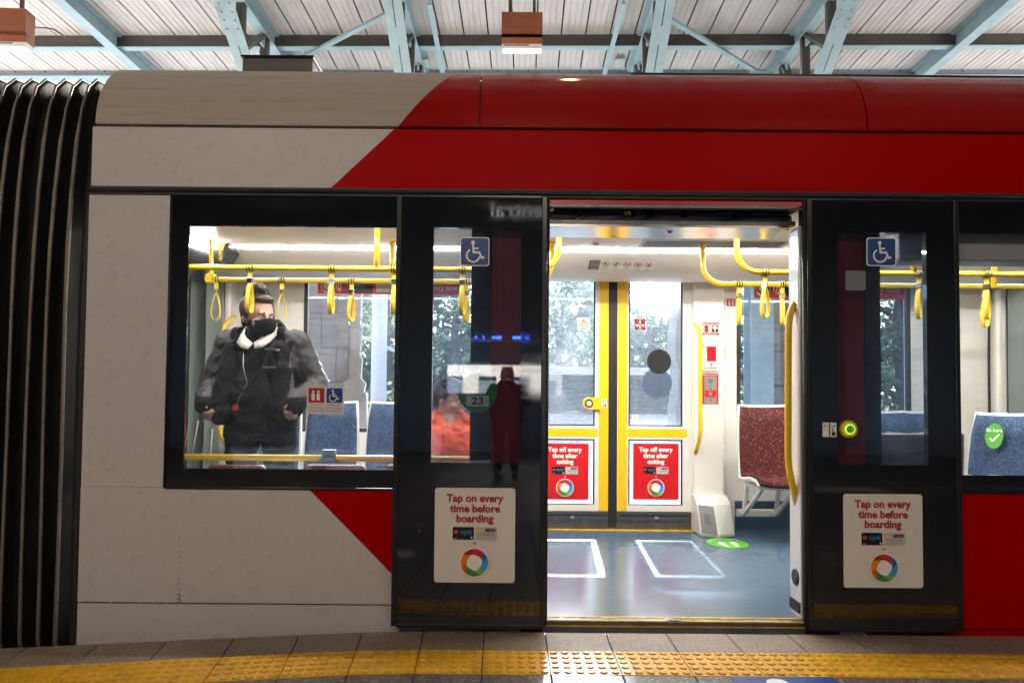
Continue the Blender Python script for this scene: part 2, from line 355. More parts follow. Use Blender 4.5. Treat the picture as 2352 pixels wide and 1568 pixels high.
    def ell(s, c, rad, m, seg=16, rows=10, rot=None):
        c = Vector(c); rings = []
        for i in range(rows + 1):
            t = -PI / 2 + PI * i / rows
            ring = [Vector((rad[0] * math.cos(t) * math.cos(2 * PI * j / seg), rad[1] * math.cos(t) * math.sin(2 * PI * j / seg), rad[2] * math.sin(t))) for j in range(seg)]
            if i in (0, rows): ring = [Vector((p.x + 1e-4 * math.cos(2 * PI * j / seg), p.y + 1e-4 * math.sin(2 * PI * j / seg), p.z)) for j, p in enumerate(ring)]
            if rot: ring = [rot @ p for p in ring]
            rings.append([c + p for p in ring])
        s.loft(rings, m)
    def cap(s, a, b, ra, rb, m, seg=12):
        """capsule a-b with two radii"""
        a, b = Vector(a), Vector(b); d = (b - a).normalized(); pts, rs = [], []
        for k in range(4): t = PI / 2 * (1 - k / 4); pts.append(a - d * ra * math.sin(t)); rs.append(max(1e-4, ra * math.cos(t)))
        pts += [a, b]; rs += [ra, rb]
        for k in range(1, 5): t = PI / 2 * k / 4; pts.append(b + d * rb * math.sin(t)); rs.append(max(1e-4, rb * math.cos(t)))
        s.tube(pts, rs, m, seg)
    def mesh(s, name):
        me = bpy.data.meshes.new(name); me.from_pydata(s.v, [], s.f)
        for m in s.mats: me.materials.append(M[m])
        me.polygons.foreach_set('material_index', s.m); me.polygons.foreach_set('use_smooth', s.sm); me.update()
        return me
    def build(s, name, parent=None, bevel=0.0, seg=2, loc=None, rotz=0.0):
        o = bpy.data.objects.new(name, s.mesh(name)); COL.objects.link(o)
        place(o, parent, loc, rotz)
        if bevel:
            b = o.modifiers.new('bevel', 'BEVEL'); b.width = bevel; b.segments = seg; b.limit_method = 'ANGLE'; b.angle_limit = math.radians(40)
            b.harden_normals = False
        return o
BASE = {}
def place(o, parent, loc=None, rotz=0.0):
    """geometry is in world metres unless loc is given: then it is local to the thing"""
    if parent:
        o.parent = parent
        o.location = (Vector(loc) if loc is not None else Vector((0, 0, 0))) - BASE.get(parent.name, Vector((0, 0, 0)))
    elif loc is not None: o.location = loc
    o.rotation_euler = (0, 0, rotz)
def thing(name, label, cat, base, group=None, rotz=0.0, world=True):
    o = bpy.data.objects.new(name, None); COL.objects.link(o); o.empty_display_size = 0.2
    o.location = base; o.rotation_euler = (0, 0, rotz); o['label'] = label; o['category'] = cat
    if group: o['group'] = group
    if world: BASE[o.name] = Vector(base)          # parts given in world metres
    return o
def tag(o, label, cat, group=None):
    o['label'] = label; o['category'] = cat
    if group: o['group'] = group
    return o
def struct(o): o['kind'] = 'structure'; return o
def copy_tree(src, parent=None):
    c = src.copy(); COL.objects.link(c); c.parent = parent
    for ch in src.children: copy_tree(ch, c)
    return c
_cl = bpy.data.textures.new('folds', 'CLOUDS'); _cl.noise_scale = .075; _cl.noise_depth = 3
_cm = bpy.data.textures.new('creases', 'CLOUDS'); _cm.noise_scale = .028; _cm.noise_depth = 2
def baked(mb, name, voxel, smooth=4, parent=None, folds=0.0):
    """fuse the pieces of mb into one continuous smooth skin"""
    tmp = bpy.data.objects.new('tmp', mb.mesh('tmp')); COL.objects.link(tmp)
    rm = tmp.modifiers.new('r', 'REMESH'); rm.mode = 'VOXEL'; rm.voxel_size = voxel; rm.use_smooth_shade = True
    sm = tmp.modifiers.new('s', 'SMOOTH'); sm.iterations = smooth; sm.factor = 0.5
    if folds:
        for tx, k_ in ((_cl, 1), (_cm, .35)): dm = tmp.modifiers.new('d', 'DISPLACE'); dm.texture = tx; dm.strength = folds * k_; dm.mid_level = .5; dm.texture_coords = 'LOCAL'
    dg = bpy.context.evaluated_depsgraph_get(); me = bpy.data.meshes.new_from_object(tmp.evaluated_get(dg))
    bpy.data.objects.remove(tmp); me.name = name; me.materials.clear(); me.materials.append(M[mb.mats[0]])
    me.polygons.foreach_set('use_smooth', [True] * len(me.polygons)); me.polygons.foreach_set('material_index', [0] * len(me.polygons))
    o = bpy.data.objects.new(name, me); COL.objects.link(o)
    if parent: o.parent = parent
    return o
_txt = {}
def text_mesh(s, bold):
    k = (s, bold)
    if k not in _txt:
        c = bpy.data.curves.new('t', 'FONT'); c.body = s; c.size = 1; c.offset = bold; c.resolution_u = 3; c.fill_mode = 'FRONT'
        o = bpy.data.objects.new('t', c); COL.objects.link(o); bpy.context.view_layer.update()
        me = o.evaluated_get(bpy.context.evaluated_depsgraph_get()).to_mesh()
        vs = [(v.co.x, v.co.y) for v in me.vertices]; fs = [tuple(p.vertices) for p in me.polygons]
        bpy.data.objects.remove(o); bpy.data.curves.remove(c)
        _txt[k] = (vs, fs, min(v[0] for v in vs), max(v[0] for v in vs))
    return _txt[k]
class Draw:
    """prints on a flat sticker: every mark lies a hair above the one before"""
    def __init__(s, mb, o, ax, ay, n, step=0.00035): s.mb = mb; s.o = Vector(o); s.ax = Vector(ax); s.ay = Vector(ay); s.n = Vector(n); s.l = 1; s.step = step
    def P(s, x, y): return s.o + s.ax * x + s.ay * y + s.n * s.step * s.l
    def poly(s, pts, m):
        s.mb.face([s.P(*p) for p in pts], m); s.l += 1
    def rect(s, x0, y0, x1, y1, m, r=0.0, seg=4):
        if r <= 0: return s.poly([(x0, y0), (x1, y0), (x1, y1), (x0, y1)], m)
        s.poly(rrect(x0, y0, x1, y1, r, seg), m)
    def circ(s, x, y, r, m, seg=32, ry=None): s.poly([(x + r * math.cos(2 * PI * i / seg), y + (ry or r) * math.sin(2 * PI * i / seg)) for i in range(seg)], m)
    def ring(s, x, y, r0, r1, m, a0=0, a1=360, seg=32):
        for i in range(seg):
            t0, t1 = [math.radians(a0 + (a1 - a0) * (i + j) / seg) for j in (0, 1)]
            s.mb.face([s.P(x + r * math.cos(t), y + r * math.sin(t)) for r, t in ((r0, t0), (r1, t0), (r1, t1), (r0, t1))], m)
        s.l += 1
    def stroke(s, pts, w, m):
        for a, b in zip(pts, pts[1:]):
            d = math.hypot(b[0] - a[0], b[1] - a[1]) or 1; nx, ny = -(b[1] - a[1]) / d * w / 2, (b[0] - a[0]) / d * w / 2
            s.poly([(a[0] + nx, a[1] + ny), (a[0] - nx, a[1] - ny), (b[0] - nx, b[1] - ny), (b[0] + nx, b[1] + ny)], m)
    def text(s, t, x, y, size, m, al='c', bold=0.0, width=None, sx=1.0):
        vs, fs, x0, x1 = text_mesh(t, bold); k = size * sx
        if width: k = min(k, width / (x1 - x0))
        ox = x - (x0 + x1) / 2 * k if al == 'c' else (x - x0 * k if al == 'l' else x - x1 * k)
        s.mb.add([s.P(ox + v[0] * k, y + v[1] * size) for v in vs], fs, m); s.l += 1
def rrect(x0, y0, x1, y1, r, seg=4):
    out = []
    for cx, cy_, a in ((x1 - r, y1 - r, 0), (x0 + r, y1 - r, 90), (x0 + r, y0 + r, 180), (x1 - r, y0 + r, 270)):
        for i in range(seg + 1):
            t = math.radians(a + 90 * i / seg); out.append((cx + r * math.cos(t), cy_ + r * math.sin(t)))
    return out
def sticker(name, parent, rect, Y, base, paint, r=0.004, t=0.0015, facing=-1):
    """a thin printed sheet on plane Y; paint(draw, w, h) prints it"""
    X0, X1, Z0, Z1 = rect; w_, h_ = X1 - X0, Z1 - Z0
    mb = MB(); pts = rrect(X0, Z0, X1, Z1, r) if r else [(X0, Z0), (X1, Z0), (X1, Z1), (X0, Z1)]
    mb.prism(pts, Y - t, Y, base)
    paint(Draw(mb, (X0, Y - t, Z0), (1, 0, 0), (0, 0, 1), (0, -1, 0)), w_, h_)
    return mb.build(name, parent)
def arcpts(c, r, a0, a1, n, plane='xz', y=0.0):
    out = []
    for i in range(n + 1):
        t = math.radians(a0 + (a1 - a0) * i / n)
        out.append((c[0] + r * math.cos(t), y, c[1] + r * math.sin(t)))
    return out

# ================================================================== THE TRAM
YL, YB, YF = 3.25, 3.32, 5.78          # open leaf face, body side, far inner wall
YM = 4.55                              # centre line of the tram
mean = lambda *a: sum(a) / len(a)
XL = mean(UX(205, 437, YB), UX(178, 1385, YB))
XR = 3.98
z_sh0, z_p1, z_p0, z_g0 = UZ(560, 287, YB), UZ(560, 294, YB), UZ(560, 430, YB), UZ(300, 447, YB)
z_f1, z_c1, z_c0, z_f0, z_s = UZ(650, 453, YB), UZ(670, 521, YB), UZ(670, 1077, YB), UZ(640, 1121, YB), UZ(540, 1386, YB)
xf0 = mean(UX(398, 450, YB), UX(375, 1118, YB)); xc0 = mean(UX(437, 521, YB), UX(420, 1077, YB))
xc1 = mean(UX(1083, 525, YB), UX(1079, 1062, YB)); xf1 = UX(1128, 800, YB); xo0 = UX(1252, 900, YB)
xo1 = UX(1849, 900, YB); xr0 = UX(1925, 800, YB); xg0 = UX(1985, 800, YB); xd0 = UX(2022, 800, YB)
Z_SK = -0.34
tram = thing('tram', 'white and red tram standing at the platform with its near double door open', 'tram', (0, YM, 0))

# --- roof shroud: quarter-ellipse sheet, white at the gangway end, red beyond a slanting colour edge
def sh_prof(n=14, a=0.40, b=0.42, inset=0.0, y0=YB, z0=z_sh0, far=False):
    out = []
    for i in range(n + 1):
        t = PI / 2 * i / n
        out.append((y0 + inset + a * (1 - math.cos(t)), z0 + (b - inset) * math.sin(t), t))
    return out
dg0, dg1 = UX(915, 287, YB), UX(1060, 163, 3.55)
def diag(t): return dg0 + (dg1 - dg0) * math.sin(t) / math.sin(math.radians(65))
s1, s2 = UX(1104, 230, 3.4), UX(1992, 290, YB)
def shroud(name, xa, xb, m):
    mb = MB(); pr = sh_prof()
    rows_f = [[(xa(t), y, z), (xb(t), y, z)] for y, z, t in pr]
    ncol = 16
    grid = [[(xa(t) + (xb(t) - xa(t)) * c / ncol, y, z) for c in range(ncol + 1)] for y, z, t in pr]
    back = [[(p[0], p[1] + 0.02, p[2] - 0.004) for p in row] for row in grid]
    mb.loft(grid, m, closed=False)
    mb.loft([[r[0] for r in grid], [r[0] for r in back]], m, closed=False); mb.loft([[r[-1] for r in back], [r[-1] for r in grid]], m, closed=False)
    mb.loft([back[0], grid[0]], m, closed=False)
    return mb.build(name, tram)
k = lambda v: (lambda t: v)
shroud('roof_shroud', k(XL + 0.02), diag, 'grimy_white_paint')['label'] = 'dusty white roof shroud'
shroud('roof_shroud', lambda t: diag(t) + 0.0005, k(s1 - 0.003), 'red_gloss')['label'] = 'narrow red roof shroud beside the white one'
shroud('roof_shroud', k(s1 + 0.004), k(s2 - 0.003), 'red_gloss')['label'] = 'long red roof shroud above the open door'
shroud('roof_shroud', k(s2 + 0.004), k(XR), 'red_gloss')['label'] = 'red roof shroud'
mb = MB(); pr = sh_prof(inset=0.03)
mb.loft([[(XL + 0.025, y, z), (XR - 0.01, y, z)] for y, z, t in pr], 'dark_recess', closed=False)
pr = sh_prof(); top = pr[-1]
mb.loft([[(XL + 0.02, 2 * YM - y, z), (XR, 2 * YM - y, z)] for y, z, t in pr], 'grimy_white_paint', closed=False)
mb.box(XL + 0.02, XR, top[0], 2 * YM - top[0], top[1] - 0.03, top[1] - 0.004, 'interior_grey')
mb.build('roof', tram)
mb = MB(); a = UX(556, 140, 4.0); b = UX(718, 140, 4.0); zt = UZ(640, 133, 4.0)
mb.box(a, b, 4.0, 4.7, top[1] - 0.004, zt, 'steel_grey'); mb.box(a - 0.01, b + 0.01, 3.99, 4.71, zt, zt + 0.015, 'black_frame')
mb.build('roof_unit', tram, bevel=0.012)
mb = MB(); mb.box(UX(1450, 170, 3.6), XR, 3.62, 3.66, top[1] - 0.06, top[1] + 0.006, 'black_frame')
mb.build('roof_edge_strip', tram)

# --- cant panel under the shroud
ca, cb = UX(760, 430, YB), UX(905, 293, YB)
mb = MB(); mb.prism([(XL + 0.008, z_p0), (ca, z_p0), (cb, z_p1), (XL + 0.008, z_p1)], YB, YB + 0.03, 'white_paint'); mb.build('upper_side_panel', tram)
mb = MB(); mb.prism([(ca + 0.0004, z_p0), (XR, z_p0), (XR, z_p1), (cb + 0.0004, z_p1)], YB, YB + 0.03, 'red_paint'); mb.build('upper_side_panel', tram)['label'] = 'red upper side panel'
mb = MB(); mb.box(XL + 0.01, XR, YB + 0.025, YB + 0.05, z_p1 - 0.01, z_sh0 + 0.01, 'dark_recess'); mb.build('drip_channel', tram)
mb = MB()
mb.box(XL, xo0, YB - 0.006, YB + 0.05, z_g0, z_p0 - 0.0015, 'black_rubber'); mb.box(xo0, XR, YB - 0.006, YB + 0.05, z_g0, z_p0 - 0.0015, 'black_rubber')
mb.tube([(XL, YB - 0.006, (z_g0 + z_p0) / 2), (XR, YB - 0.006, (z_g0 + z_p0) / 2)], 0.011, 'black_rubber', 8)
mb.build('cornice_gasket', tram)

# --- lower side: white with a red slanting field before the door, red beyond the door
da, db = UX(708, 1124, YB), UX(905, 1325, YB); sl = (UZ(905, 1325, YB) - UZ(708, 1124, YB)) / (db - da)
xe = UX(1200, 1000, YB); zt0 = z_s + 0.004; xk = da + (zt0 - z_f0) / sl          # where the colour edge meets the seam
mb = MB()
mb.prism([(XL, zt0), (min(xk, xe), zt0), (da, z_f0), (XL, z_f0)], YB, YB + 0.03, 'white_paint')
rs = random.Random(5)
def smear(px, py, dx, dy, n_, sz, yy):
    for _ in range(n_):
        x, z = U(px + rs.gauss(0, dx), py + rs.uniform(-dy, dy), yy); a_ = rs.uniform(.3, 1) * sz; h_ = a_ * rs.uniform(.5, 2.5); an = rs.uniform(-.5, .5)
        mb.face([(x + a_ * math.cos(q) + an * h_ * math.sin(q) * .5, yy - .0006 - .00002 * (_ % 20), z + h_ * math.sin(q)) for q in [2 * PI * j / 7 for j in range(7)]], 'scuff')
smear(412, 1310, 2.0, 75, 70, .0024, YB); smear(411, 1372, 3, 10, 26, .004, YB); smear(700, 1270, 240, 100, 16, .0016, YB); smear(300, 900, 60, 400, 10, .0014, YB)
for x0_, z0_, x1_, z1_ in ((520, 1225, 600, 1195), (585, 1335, 640, 1322), (280, 1180, 330, 1178)):
    p, q = U(x0_, z0_, YB), U(x1_, z1_, YB); mb.face([(p[0], YB - .0006, p[1]), (q[0], YB - .0006, q[1]), (q[0], YB - .0006, q[1] + .0012), (p[0], YB - .0006, p[1] + .0016)], 'faint_scuff')
mb.build('side_panel', tram, bevel=0.002)
mb = MB(); mb.prism([(da + 0.0005, z_f0), (min(xk, xe) + 0.0005, zt0), (xe, zt0), (xe, z_f0)], YB, YB + 0.03, 'red_paint'); mb.build('side_panel', tram)['label'] = 'red triangular side panel'
mb = MB(); mb.box(XL, xf0, YB, YB + 0.03, z_f0, z_g0, 'white_paint'); mb.build('corner_panel', tram, bevel=0.003)
mb = MB(); mb.prism([(XL, Z_SK), (xe, Z_SK), (xe, z_s - 0.004), (XL, z_s - 0.004)], YB + 0.002, YB + 0.03, 'white_paint'); mb.build('skirt', tram, bevel=0.003)
mb = MB(); mb.box(XL + 0.01, xe - 0.01, YB + 0.012, YB + 0.02, z_s - 0.02, z_s + 0.02, 'dark_recess')
for q in (350, 485, 610, 672, 735):
    xx = XL + (q - 345) / 2352 * 2100 / 1.7415 / F * YB; mb.box(xx, xx + 0.008, YB + 0.002, YB + 0.012, z_s - 0.0039, z_s + 0.0039, 'grimy_white_paint')
mb.build('seam_strip', tram)
xq = UX(2150, 1300, YB)
mb = MB(); mb.box(xg0, XR, YB, YB + 0.03, z_s - 0.09, z_f0, 'red_paint'); mb.build('side_panel', tram, bevel=0.002)['label'] = 'red lower side panel'
mb = MB(); mb.box(xg0, XR, YB + 0.002, YB + 0.03, Z_SK, z_s - 0.097, 'red_paint'); mb.build('skirt', tram, bevel=0.002)['label'] = 'red skirt'
for a, b, m in ((xf1, xe, 'shaded_red'), (xr0, xg0, 'shaded_red')):
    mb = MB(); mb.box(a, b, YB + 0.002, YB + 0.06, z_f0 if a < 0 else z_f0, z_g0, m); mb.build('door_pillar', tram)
for a, b in ((xe, xo0), (xo1, xr0)):
    mb = MB(); mb.box(a, b, YB - 0.001, YB + 0.07, Z_SK, z_g0, 'black_rubber'); mb.build('door_jamb', tram, bevel=0.004)
for a, b in ((xo0 - 0.03, xo0 - 0.008), (xo1 + 0.004, xo1 + 0.016), (xo1 + 0.03, xo1 + 0.05)):
    mb = MB(); mb.cyl((mean(a, b), YB - 0.004, 0.0), (0, 0, 1), (b - a) / 2, z_g0, 'black_rubber', 12); mb.build('door_seal', tram)

# --- side windows: black fritted border and clear pane
mb = MB(); mb.frame((xf0 + 0.003, xf1, z_f0 + 0.002, z_g0 - 0.001), (xc0, xc1, z_c0, z_c1), YB - 0.003, YB + 0.008, 'black_frit')
wl = mb.build('side_window', tram)
mb = MB(); mb.face([(xc0, YB + 0.004, z_c0), (xc1, YB + 0.004, z_c0), (xc1, YB + 0.004, z_c1), (xc0, YB + 0.004, z_c1)], 'window_glass'); mb.build('pane', wl)
mb = MB(); mb.tube([(xf0, YB - 0.004, z_f0), (xf0, YB - 0.004, z_g0 - 0.004)], 0.006, 'black_rubber', 8); mb.tube([(xf0, YB - 0.004, z_f0), (xf1, YB - 0.004, z_f0)], 0.006, 'black_rubber', 8); mb.build('window_seal', wl)
xdr = XR - 0.25
mb = MB(); mb.frame((xg0, XR, z_f0 + 0.002, z_g0 - 0.001), (xd0, xdr, z_c0, z_c1), YB - 0.003, YB + 0.03, 'black_frit')
wr = mb.build('side_window', tram)
mb = MB(); mb.face([(xd0, YB + 0.004, z_c0), (xdr, YB + 0.004, z_c0), (xdr, YB + 0.004, z_c1), (xd0, YB + 0.004, z_c1)], 'window_glass'); mb.build('pane', wr)
mb = MB(); a = UX(2066, 560, 3.40); zb = UZ(2250, 599, 3.40)
mb.box(a, XR - 0.3, 3.40, 3.55, zb, z_c1 + 0.03, 'interior_grey'); mb.build('display_box', tram, bevel=0.012)
# courtesy sticker on the window
def two_icons(d, w_, h_):
    for x0, m in ((0.02, 'ink_maroon'), (0.51, 'ink_blue')): d.rect(x0 * w_ + 0.004, 0.42 * h_, (x0 + 0.45) * w_, 0.95 * h_, m, 0.004)
    for cx in (0.17, 0.31): d.circ(cx * w_, 0.82 * h_, 0.035 * w_, 'ink_white', 14); d.rect((cx - 0.045) * w_, 0.5 * h_, (cx + 0.045) * w_, 0.76 * h_, 'ink_white', 0.002)
    wheelchair(d, 0.73 * w_, 0.68 * h_, 0.45 * h_, 'ink_white')
    for i, t in enumerate(('Courtesy seat', 'Please offer this seat', 'if someone needs it more')): d.text(t, 0.25 * w_, (0.32 - 0.1 * i) * h_, 0.07 * h_, 'ink_maroon' if i == 0 else 'ink_charcoal', width=0.42 * w_)
    for i, t in enumerate(('Wheelchair space', 'Please offer this space', 'to wheelchair users')): d.text(t, 0.74 * w_, (0.32 - 0.1 * i) * h_, 0.07 * h_, 'ink_blue' if i == 0 else 'ink_charcoal', width=0.42 * w_)
def wheelchair(d, cx, cy_, s, m):
    """access symbol of height s centred on (cx, cy_)"""
    q = lambda x, y: (cx + (x - 50) / 100 * s, cy_ + (y - 50) / 100 * s)
    wd = 0.085 * s
    d.circ(*q(42, 90), 0.085 * s, m, 20)
    d.stroke([q(42, 82), q(45, 46)], wd, m); d.stroke([q(43, 64), q(66, 64)], wd * 0.85, m)
    d.stroke([q(41, 46.5), q(71, 46.5)], wd, m); d.stroke([q(69, 50), q(82, 20)], wd, m); d.stroke([q(79, 20), q(93, 26)], wd, m)
    c = q(43, 32); d.ring(c[0], c[1], 0.245 * s, 0.325 * s, m, 118, 352, 30)
sticker('sticker', wl, R(705, 888, 790, 951, YB - 0.001), YB - 0.001, 'ink_paper', two_icons)['label'] = 'white sticker with a red and a blue square'

# --- open door leaves of the near side
def badge(d, cx, cy_, r, rim='ink_white'):
    """round card-reader target: four coloured swirls round a white diamond"""
    d.circ(cx, cy_, r * 1.1, rim, 40)
    cols = ('ink_crimson', 'ink_orange', 'ink_leafdark', 'ink_skyblue'); dk = ('ink_maroon', 'ink_orangedark', 'ink_leaf', 'ink_deepblue')
    rin = lambda t: 0.60 * r / ((abs(math.cos(t)) ** 1.45 + abs(math.sin(t)) ** 1.45) ** (1 / 1.45))
    for q in range(4):
        a0 = PI / 2 * q + 0.25; off = 0.75
        for part, mm in ((0, cols[q]), (1, dk[q])):
            n = 8; lo, hi = (0, 0.62) if part == 0 else (0.62, 1)
            inn = [a0 + PI / 2 * (lo + (hi - lo) * i / n) for i in range(n + 1)]; outt = [t + off for t in inn]
            d.poly([(cx + rin(t - 0.25) * math.cos(t), cy_ + rin(t - 0.25) * math.sin(t)) for t in inn] + [(cx + r * math.cos(t), cy_ + r * math.sin(t)) for t in reversed(outt)], mm)
def cards(d, cx, cy_, w_):
    h_ = w_ * 0.285
    d.rect(cx - w_ / 2, cy_ - h_ / 2, cx - 0.02 * w_, cy_ + h_ / 2, 'ink_black', 0.03 * w_)
    d.text('opal', cx - 0.2 * w_, cy_ - 0.05 * h_, 0.55 * h_, 'ink_cyan', bold=0.0, width=0.33 * w_)
    d.circ(cx - 0.425 * w_, cy_ + 0.1 * h_, 0.14 * h_, 'ink_orange', 14); d.circ(cx - 0.425 * w_, cy_ + 0.1 * h_, 0.07 * h_, 'ink_black', 12)
    d.text('adult', cx - 0.43 * w_, cy_ - 0.42 * h_, 0.13 * h_, 'ink_white', width=0.08 * w_); d.circ(cx - 0.07 * w_, cy_ - 0.33 * h_, 0.07 * h_, 'ink_white', 12)
    d.rect(cx + 0.02 * w_, cy_ - h_ / 2, cx + w_ / 2, cy_ + h_ / 2, 'ink_silver', 0.03 * w_)
    d.rect(cx + 0.06 * w_, cy_ + 0.08 * h_, cx + 0.14 * w_, cy_ + 0.34 * h_, 'ink_yellow', 0.01 * w_)
    d.rect(cx + 0.23 * w_, cy_ + 0.14 * h_, cx + 0.47 * w_, cy_ + 0.38 * h_, 'ink_black', 0.03 * w_)
    d.circ(cx + 0.27 * w_, cy_ + 0.26 * h_, 0.07 * h_, 'ink_deepblue', 12); d.circ(cx + 0.325 * w_, cy_ + 0.26 * h_, 0.07 * h_, 'ink_crimson', 12); d.circ(cx + 0.355 * w_, cy_ + 0.26 * h_, 0.07 * h_, 'ink_orange', 12)
    d.text('VISA', cx + 0.42 * w_, cy_ + 0.21 * h_, 0.12 * h_, 'ink_white', width=0.07 * w_)
    d.text('1234 5678 9876 5432', cx + 0.26 * w_, cy_ - 0.12 * h_, 0.14 * h_, 'ink_charcoal', width=0.4 * w_)
def waves(d, cx, cy_, s, m):
    for i in range(3): d.ring(cx, cy_ - s, s * (0.6 + 0.4 * i), s * (0.78 + 0.4 * i), m, 55, 125, 8)
def tap_poster(lines, ink, rim, field=None):
    def paint(d, w_, h_):
        if field: d.rect(0.055 * w_, 0.045 * h_, 0.945 * w_, 0.955 * h_, field, 0.01)
        for t, y, wd in zip(lines, (0.855, 0.745, 0.64), (0.75, 0.69, 0.55)): d.text(t, 0.5 * w_, y * h_, 0.112 * h_, ink, bold=0.04, width=wd * w_)
        cards(d, 0.5 * w_, 0.52 * h_, 0.55 * w_); waves(d, 0.5 * w_, 0.415 * h_, 0.028 * w_, 'ink_charcoal' if not field else 'ink_white')
        badge(d, 0.5 * w_, 0.215 * h_, 0.17 * w_, rim)
    return paint
zl1, zl0 = UZ(1080, 452, YL), UZ(1078, 1436, YL)
def near_leaf(x0, x1, hole, side):
    mb = MB(); mb.frame((x0, x1, zl0, zl1), hole, YL, YL + 0.035, 'black_frit')
    lf = mb.build('door_leaf', tram)
    h = hole; y = YL + 0.002
    mb = MB(); mb.face([(h[0], y, h[2]), (h[1], y, h[2]), (h[1], y, h[3]), (h[0], y, h[3])], 'door_glass'); mb.build('pane', lf)
    mb = MB()
    for a, b in ((x0 - 0.012, x0 + 0.012), (x1 - 0.012, x1 + 0.012)): mb.box(a, b, YL - 0.006, YL + 0.045, zl0 - 0.004, zl1 + 0.004, 'black_frame')
    mb.box(x0 + 0.012, x1 - 0.012, YL - 0.005, YL + 0.045, zl0 - 0.012, zl0 + 0.008, 'black_frame'); mb.box(x0 + 0.012, x1 - 0.012, YL - 0.005, YL + 0.045, zl1 - 0.006, zl1 + 0.008, 'black_frame')
    mb.build('leaf_frame', lf, bevel=0.003)
    xs = x1 + 0.012 if side > 0 else x0 - 0.012
    mb = MB(); mb.tube([(xs, YL + 0.02, zl0), (xs, YL + 0.02, zl1)], 0.014, 'black_rubber', 12); mb.build('edge_seal', lf)
    return lf
xa, xb = mean(UX(916, 500, YL), UX(905, 1400, YL)), mean(UX(1247, 500, YL), UX(1249, 1400, YL))
lfl = near_leaf(xa, xb, R(993, 523, 1196, 1062, YL), 1); lfl['label'] = 'open door leaf with a green round sticker'
xa2, xb2 = mean(UX(1869, 500, YL), UX(1853, 1400, YL)), mean(UX(2194, 500, YL), UX(2207, 1400, YL))
lfr = near_leaf(xa2, xb2, R(1925, 534, 2130, 1068, YL), -1); lfr['label'] = 'open door leaf with a yellow open button'
tp = tap_poster(('Tap on every', 'time before', 'boarding'), 'ink_maroon', 'ink_white')
def chair(d, w_, h_):
    d.rect(0.03 * w_, 0.03 * h_, 0.97 * w_, 0.97 * h_, 'ink_blue', 0.012); wheelchair(d, w_ / 2, h_ / 2, 0.78 * h_, 'ink_white')
for lf, pr_, wr_ in ((lfl, (998, 1120, 1183, 1337), (1057, 545, 1124, 611)), (lfr, (1937, 1134, 2119, 1349), (1990, 546, 2058, 611))):
    sticker('poster', lf, R(*pr_, YL - 0.001), YL - 0.001, 'ink_paper', tp, 0.014)
    sticker('access_sticker', lf, R(*wr_, YL - 0.001), YL - 0.001, 'ink_white', chair, 0.012)
# green round sticker with the passenger limit, inside the glass
rc = R(1052, 857, 1142, 947, YL + 0.006); mb = MB(); rr = (rc[1] - rc[0]) / 2; cx_, cz_ = mean(rc[0], rc[1]), mean(rc[2], rc[3])
mb.prism([(cx_ + rr * math.cos(2 * PI * i / 40), cz_ + rr * math.sin(2 * PI * i / 40)) for i in range(40)], YL + 0.0062, YL + 0.0072, 'ink_leafdark')
d = Draw(mb, (cx_, YL + 0.0062, cz_), (1, 0, 0), (0, 0, 1), (0, -1, 0))
d.text('distancing', 0, 0.26 * rr, 0.3 * rr, 'ink_silver', width=1.2 * rr); d.text('capacity', 0, -0.02 * rr, 0.3 * rr, 'ink_silver', width=1.2 * rr)
d.rect(-0.58 * rr, -0.68 * rr, 0.58 * rr, -0.14 * rr, 'ink_paper', 0.003); d.text('23', 0, -0.58 * rr, 0.52 * rr, 'ink_charcoal', bold=0.03, sx=1.25)
mb.build('capacity_sticker', lfl)
mb = MB(); q = R(955, 1205, 973, 1229, YL); mb.box(q[0], q[1], YL - 0.004, YL, q[2], q[3], 'black_frame'); mb.cyl((mean(q[0], q[1]), YL - 0.004, mean(q[2], q[3])), (0, -1, 0), 0.006, 0.004, 'dark_metal', 12); mb.build('door_lock', lfl, bevel=0.002)
sticker('sticker', lfr, R(1942, 622, 1988, 667, YL - 0.001), YL - 0.001, 'ink_greybox', lambda d, w_, h_: d.rect(0.01 * w_, 0.01 * h_, 0.99 * w_, 0.99 * h_, 'ink_greybox', 0.003))
def arrows(d, w_, h_):
    d.rect(0.46 * w_, 0, 0.54 * w_, h_, 'ink_black')
    for s_ in (-1, 1):
        c = w_ / 2 + s_ * 0.27 * w_; d.stroke([(c - 0.14 * w_, 0.78 * h_), (c + 0.14 * w_, 0.78 * h_)], 0.05 * h_, 'ink_lime')
        d.poly([(c + s_ * 0.2 * w_, 0.78 * h_), (c + s_ * 0.04 * w_, 0.9 * h_), (c + s_ * 0.04 * w_, 0.66 * h_)], 'ink_lime')
    d.rect(0.66 * w_, 0.08 * h_, 0.9 * w_, 0.36 * h_, 'ink_black', 0.003); d.rect(0.68 * w_, 0.3 * h_, 0.75 * w_, 0.62 * h_, 'ink_black', 0.001)
sticker('sticker', lfr, R(1889, 970, 1921, 1003, YL - 0.001), YL - 0.001, 'ink_white', arrows)['label'] = 'white sticker with two green arrows'
bx, bz = U(1948, 985, YL); br = 21 / F * YL
mb = MB(); mb.cyl((bx, YL, bz), (0, -1, 0), br * 1.12, 0.004, 'black_rubber', 32); mb.cyl((bx, YL - 0.004, bz), (0, -1, 0), br, 0.012, 'yellow_paint', 32, br * 0.86)
mb.cyl((bx, YL - 0.016, bz), (0, -1, 0), br * 0.56, 0.004, 'led_green', 24); mb.cyl((bx, YL - 0.02, bz), (0, -1, 0), br * 0.40, 0.003, 'ink_lime', 24)
d = Draw(mb, (bx, YL - 0.023, bz), (1, 0, 0), (0, 0, 1), (0, -1, 0))
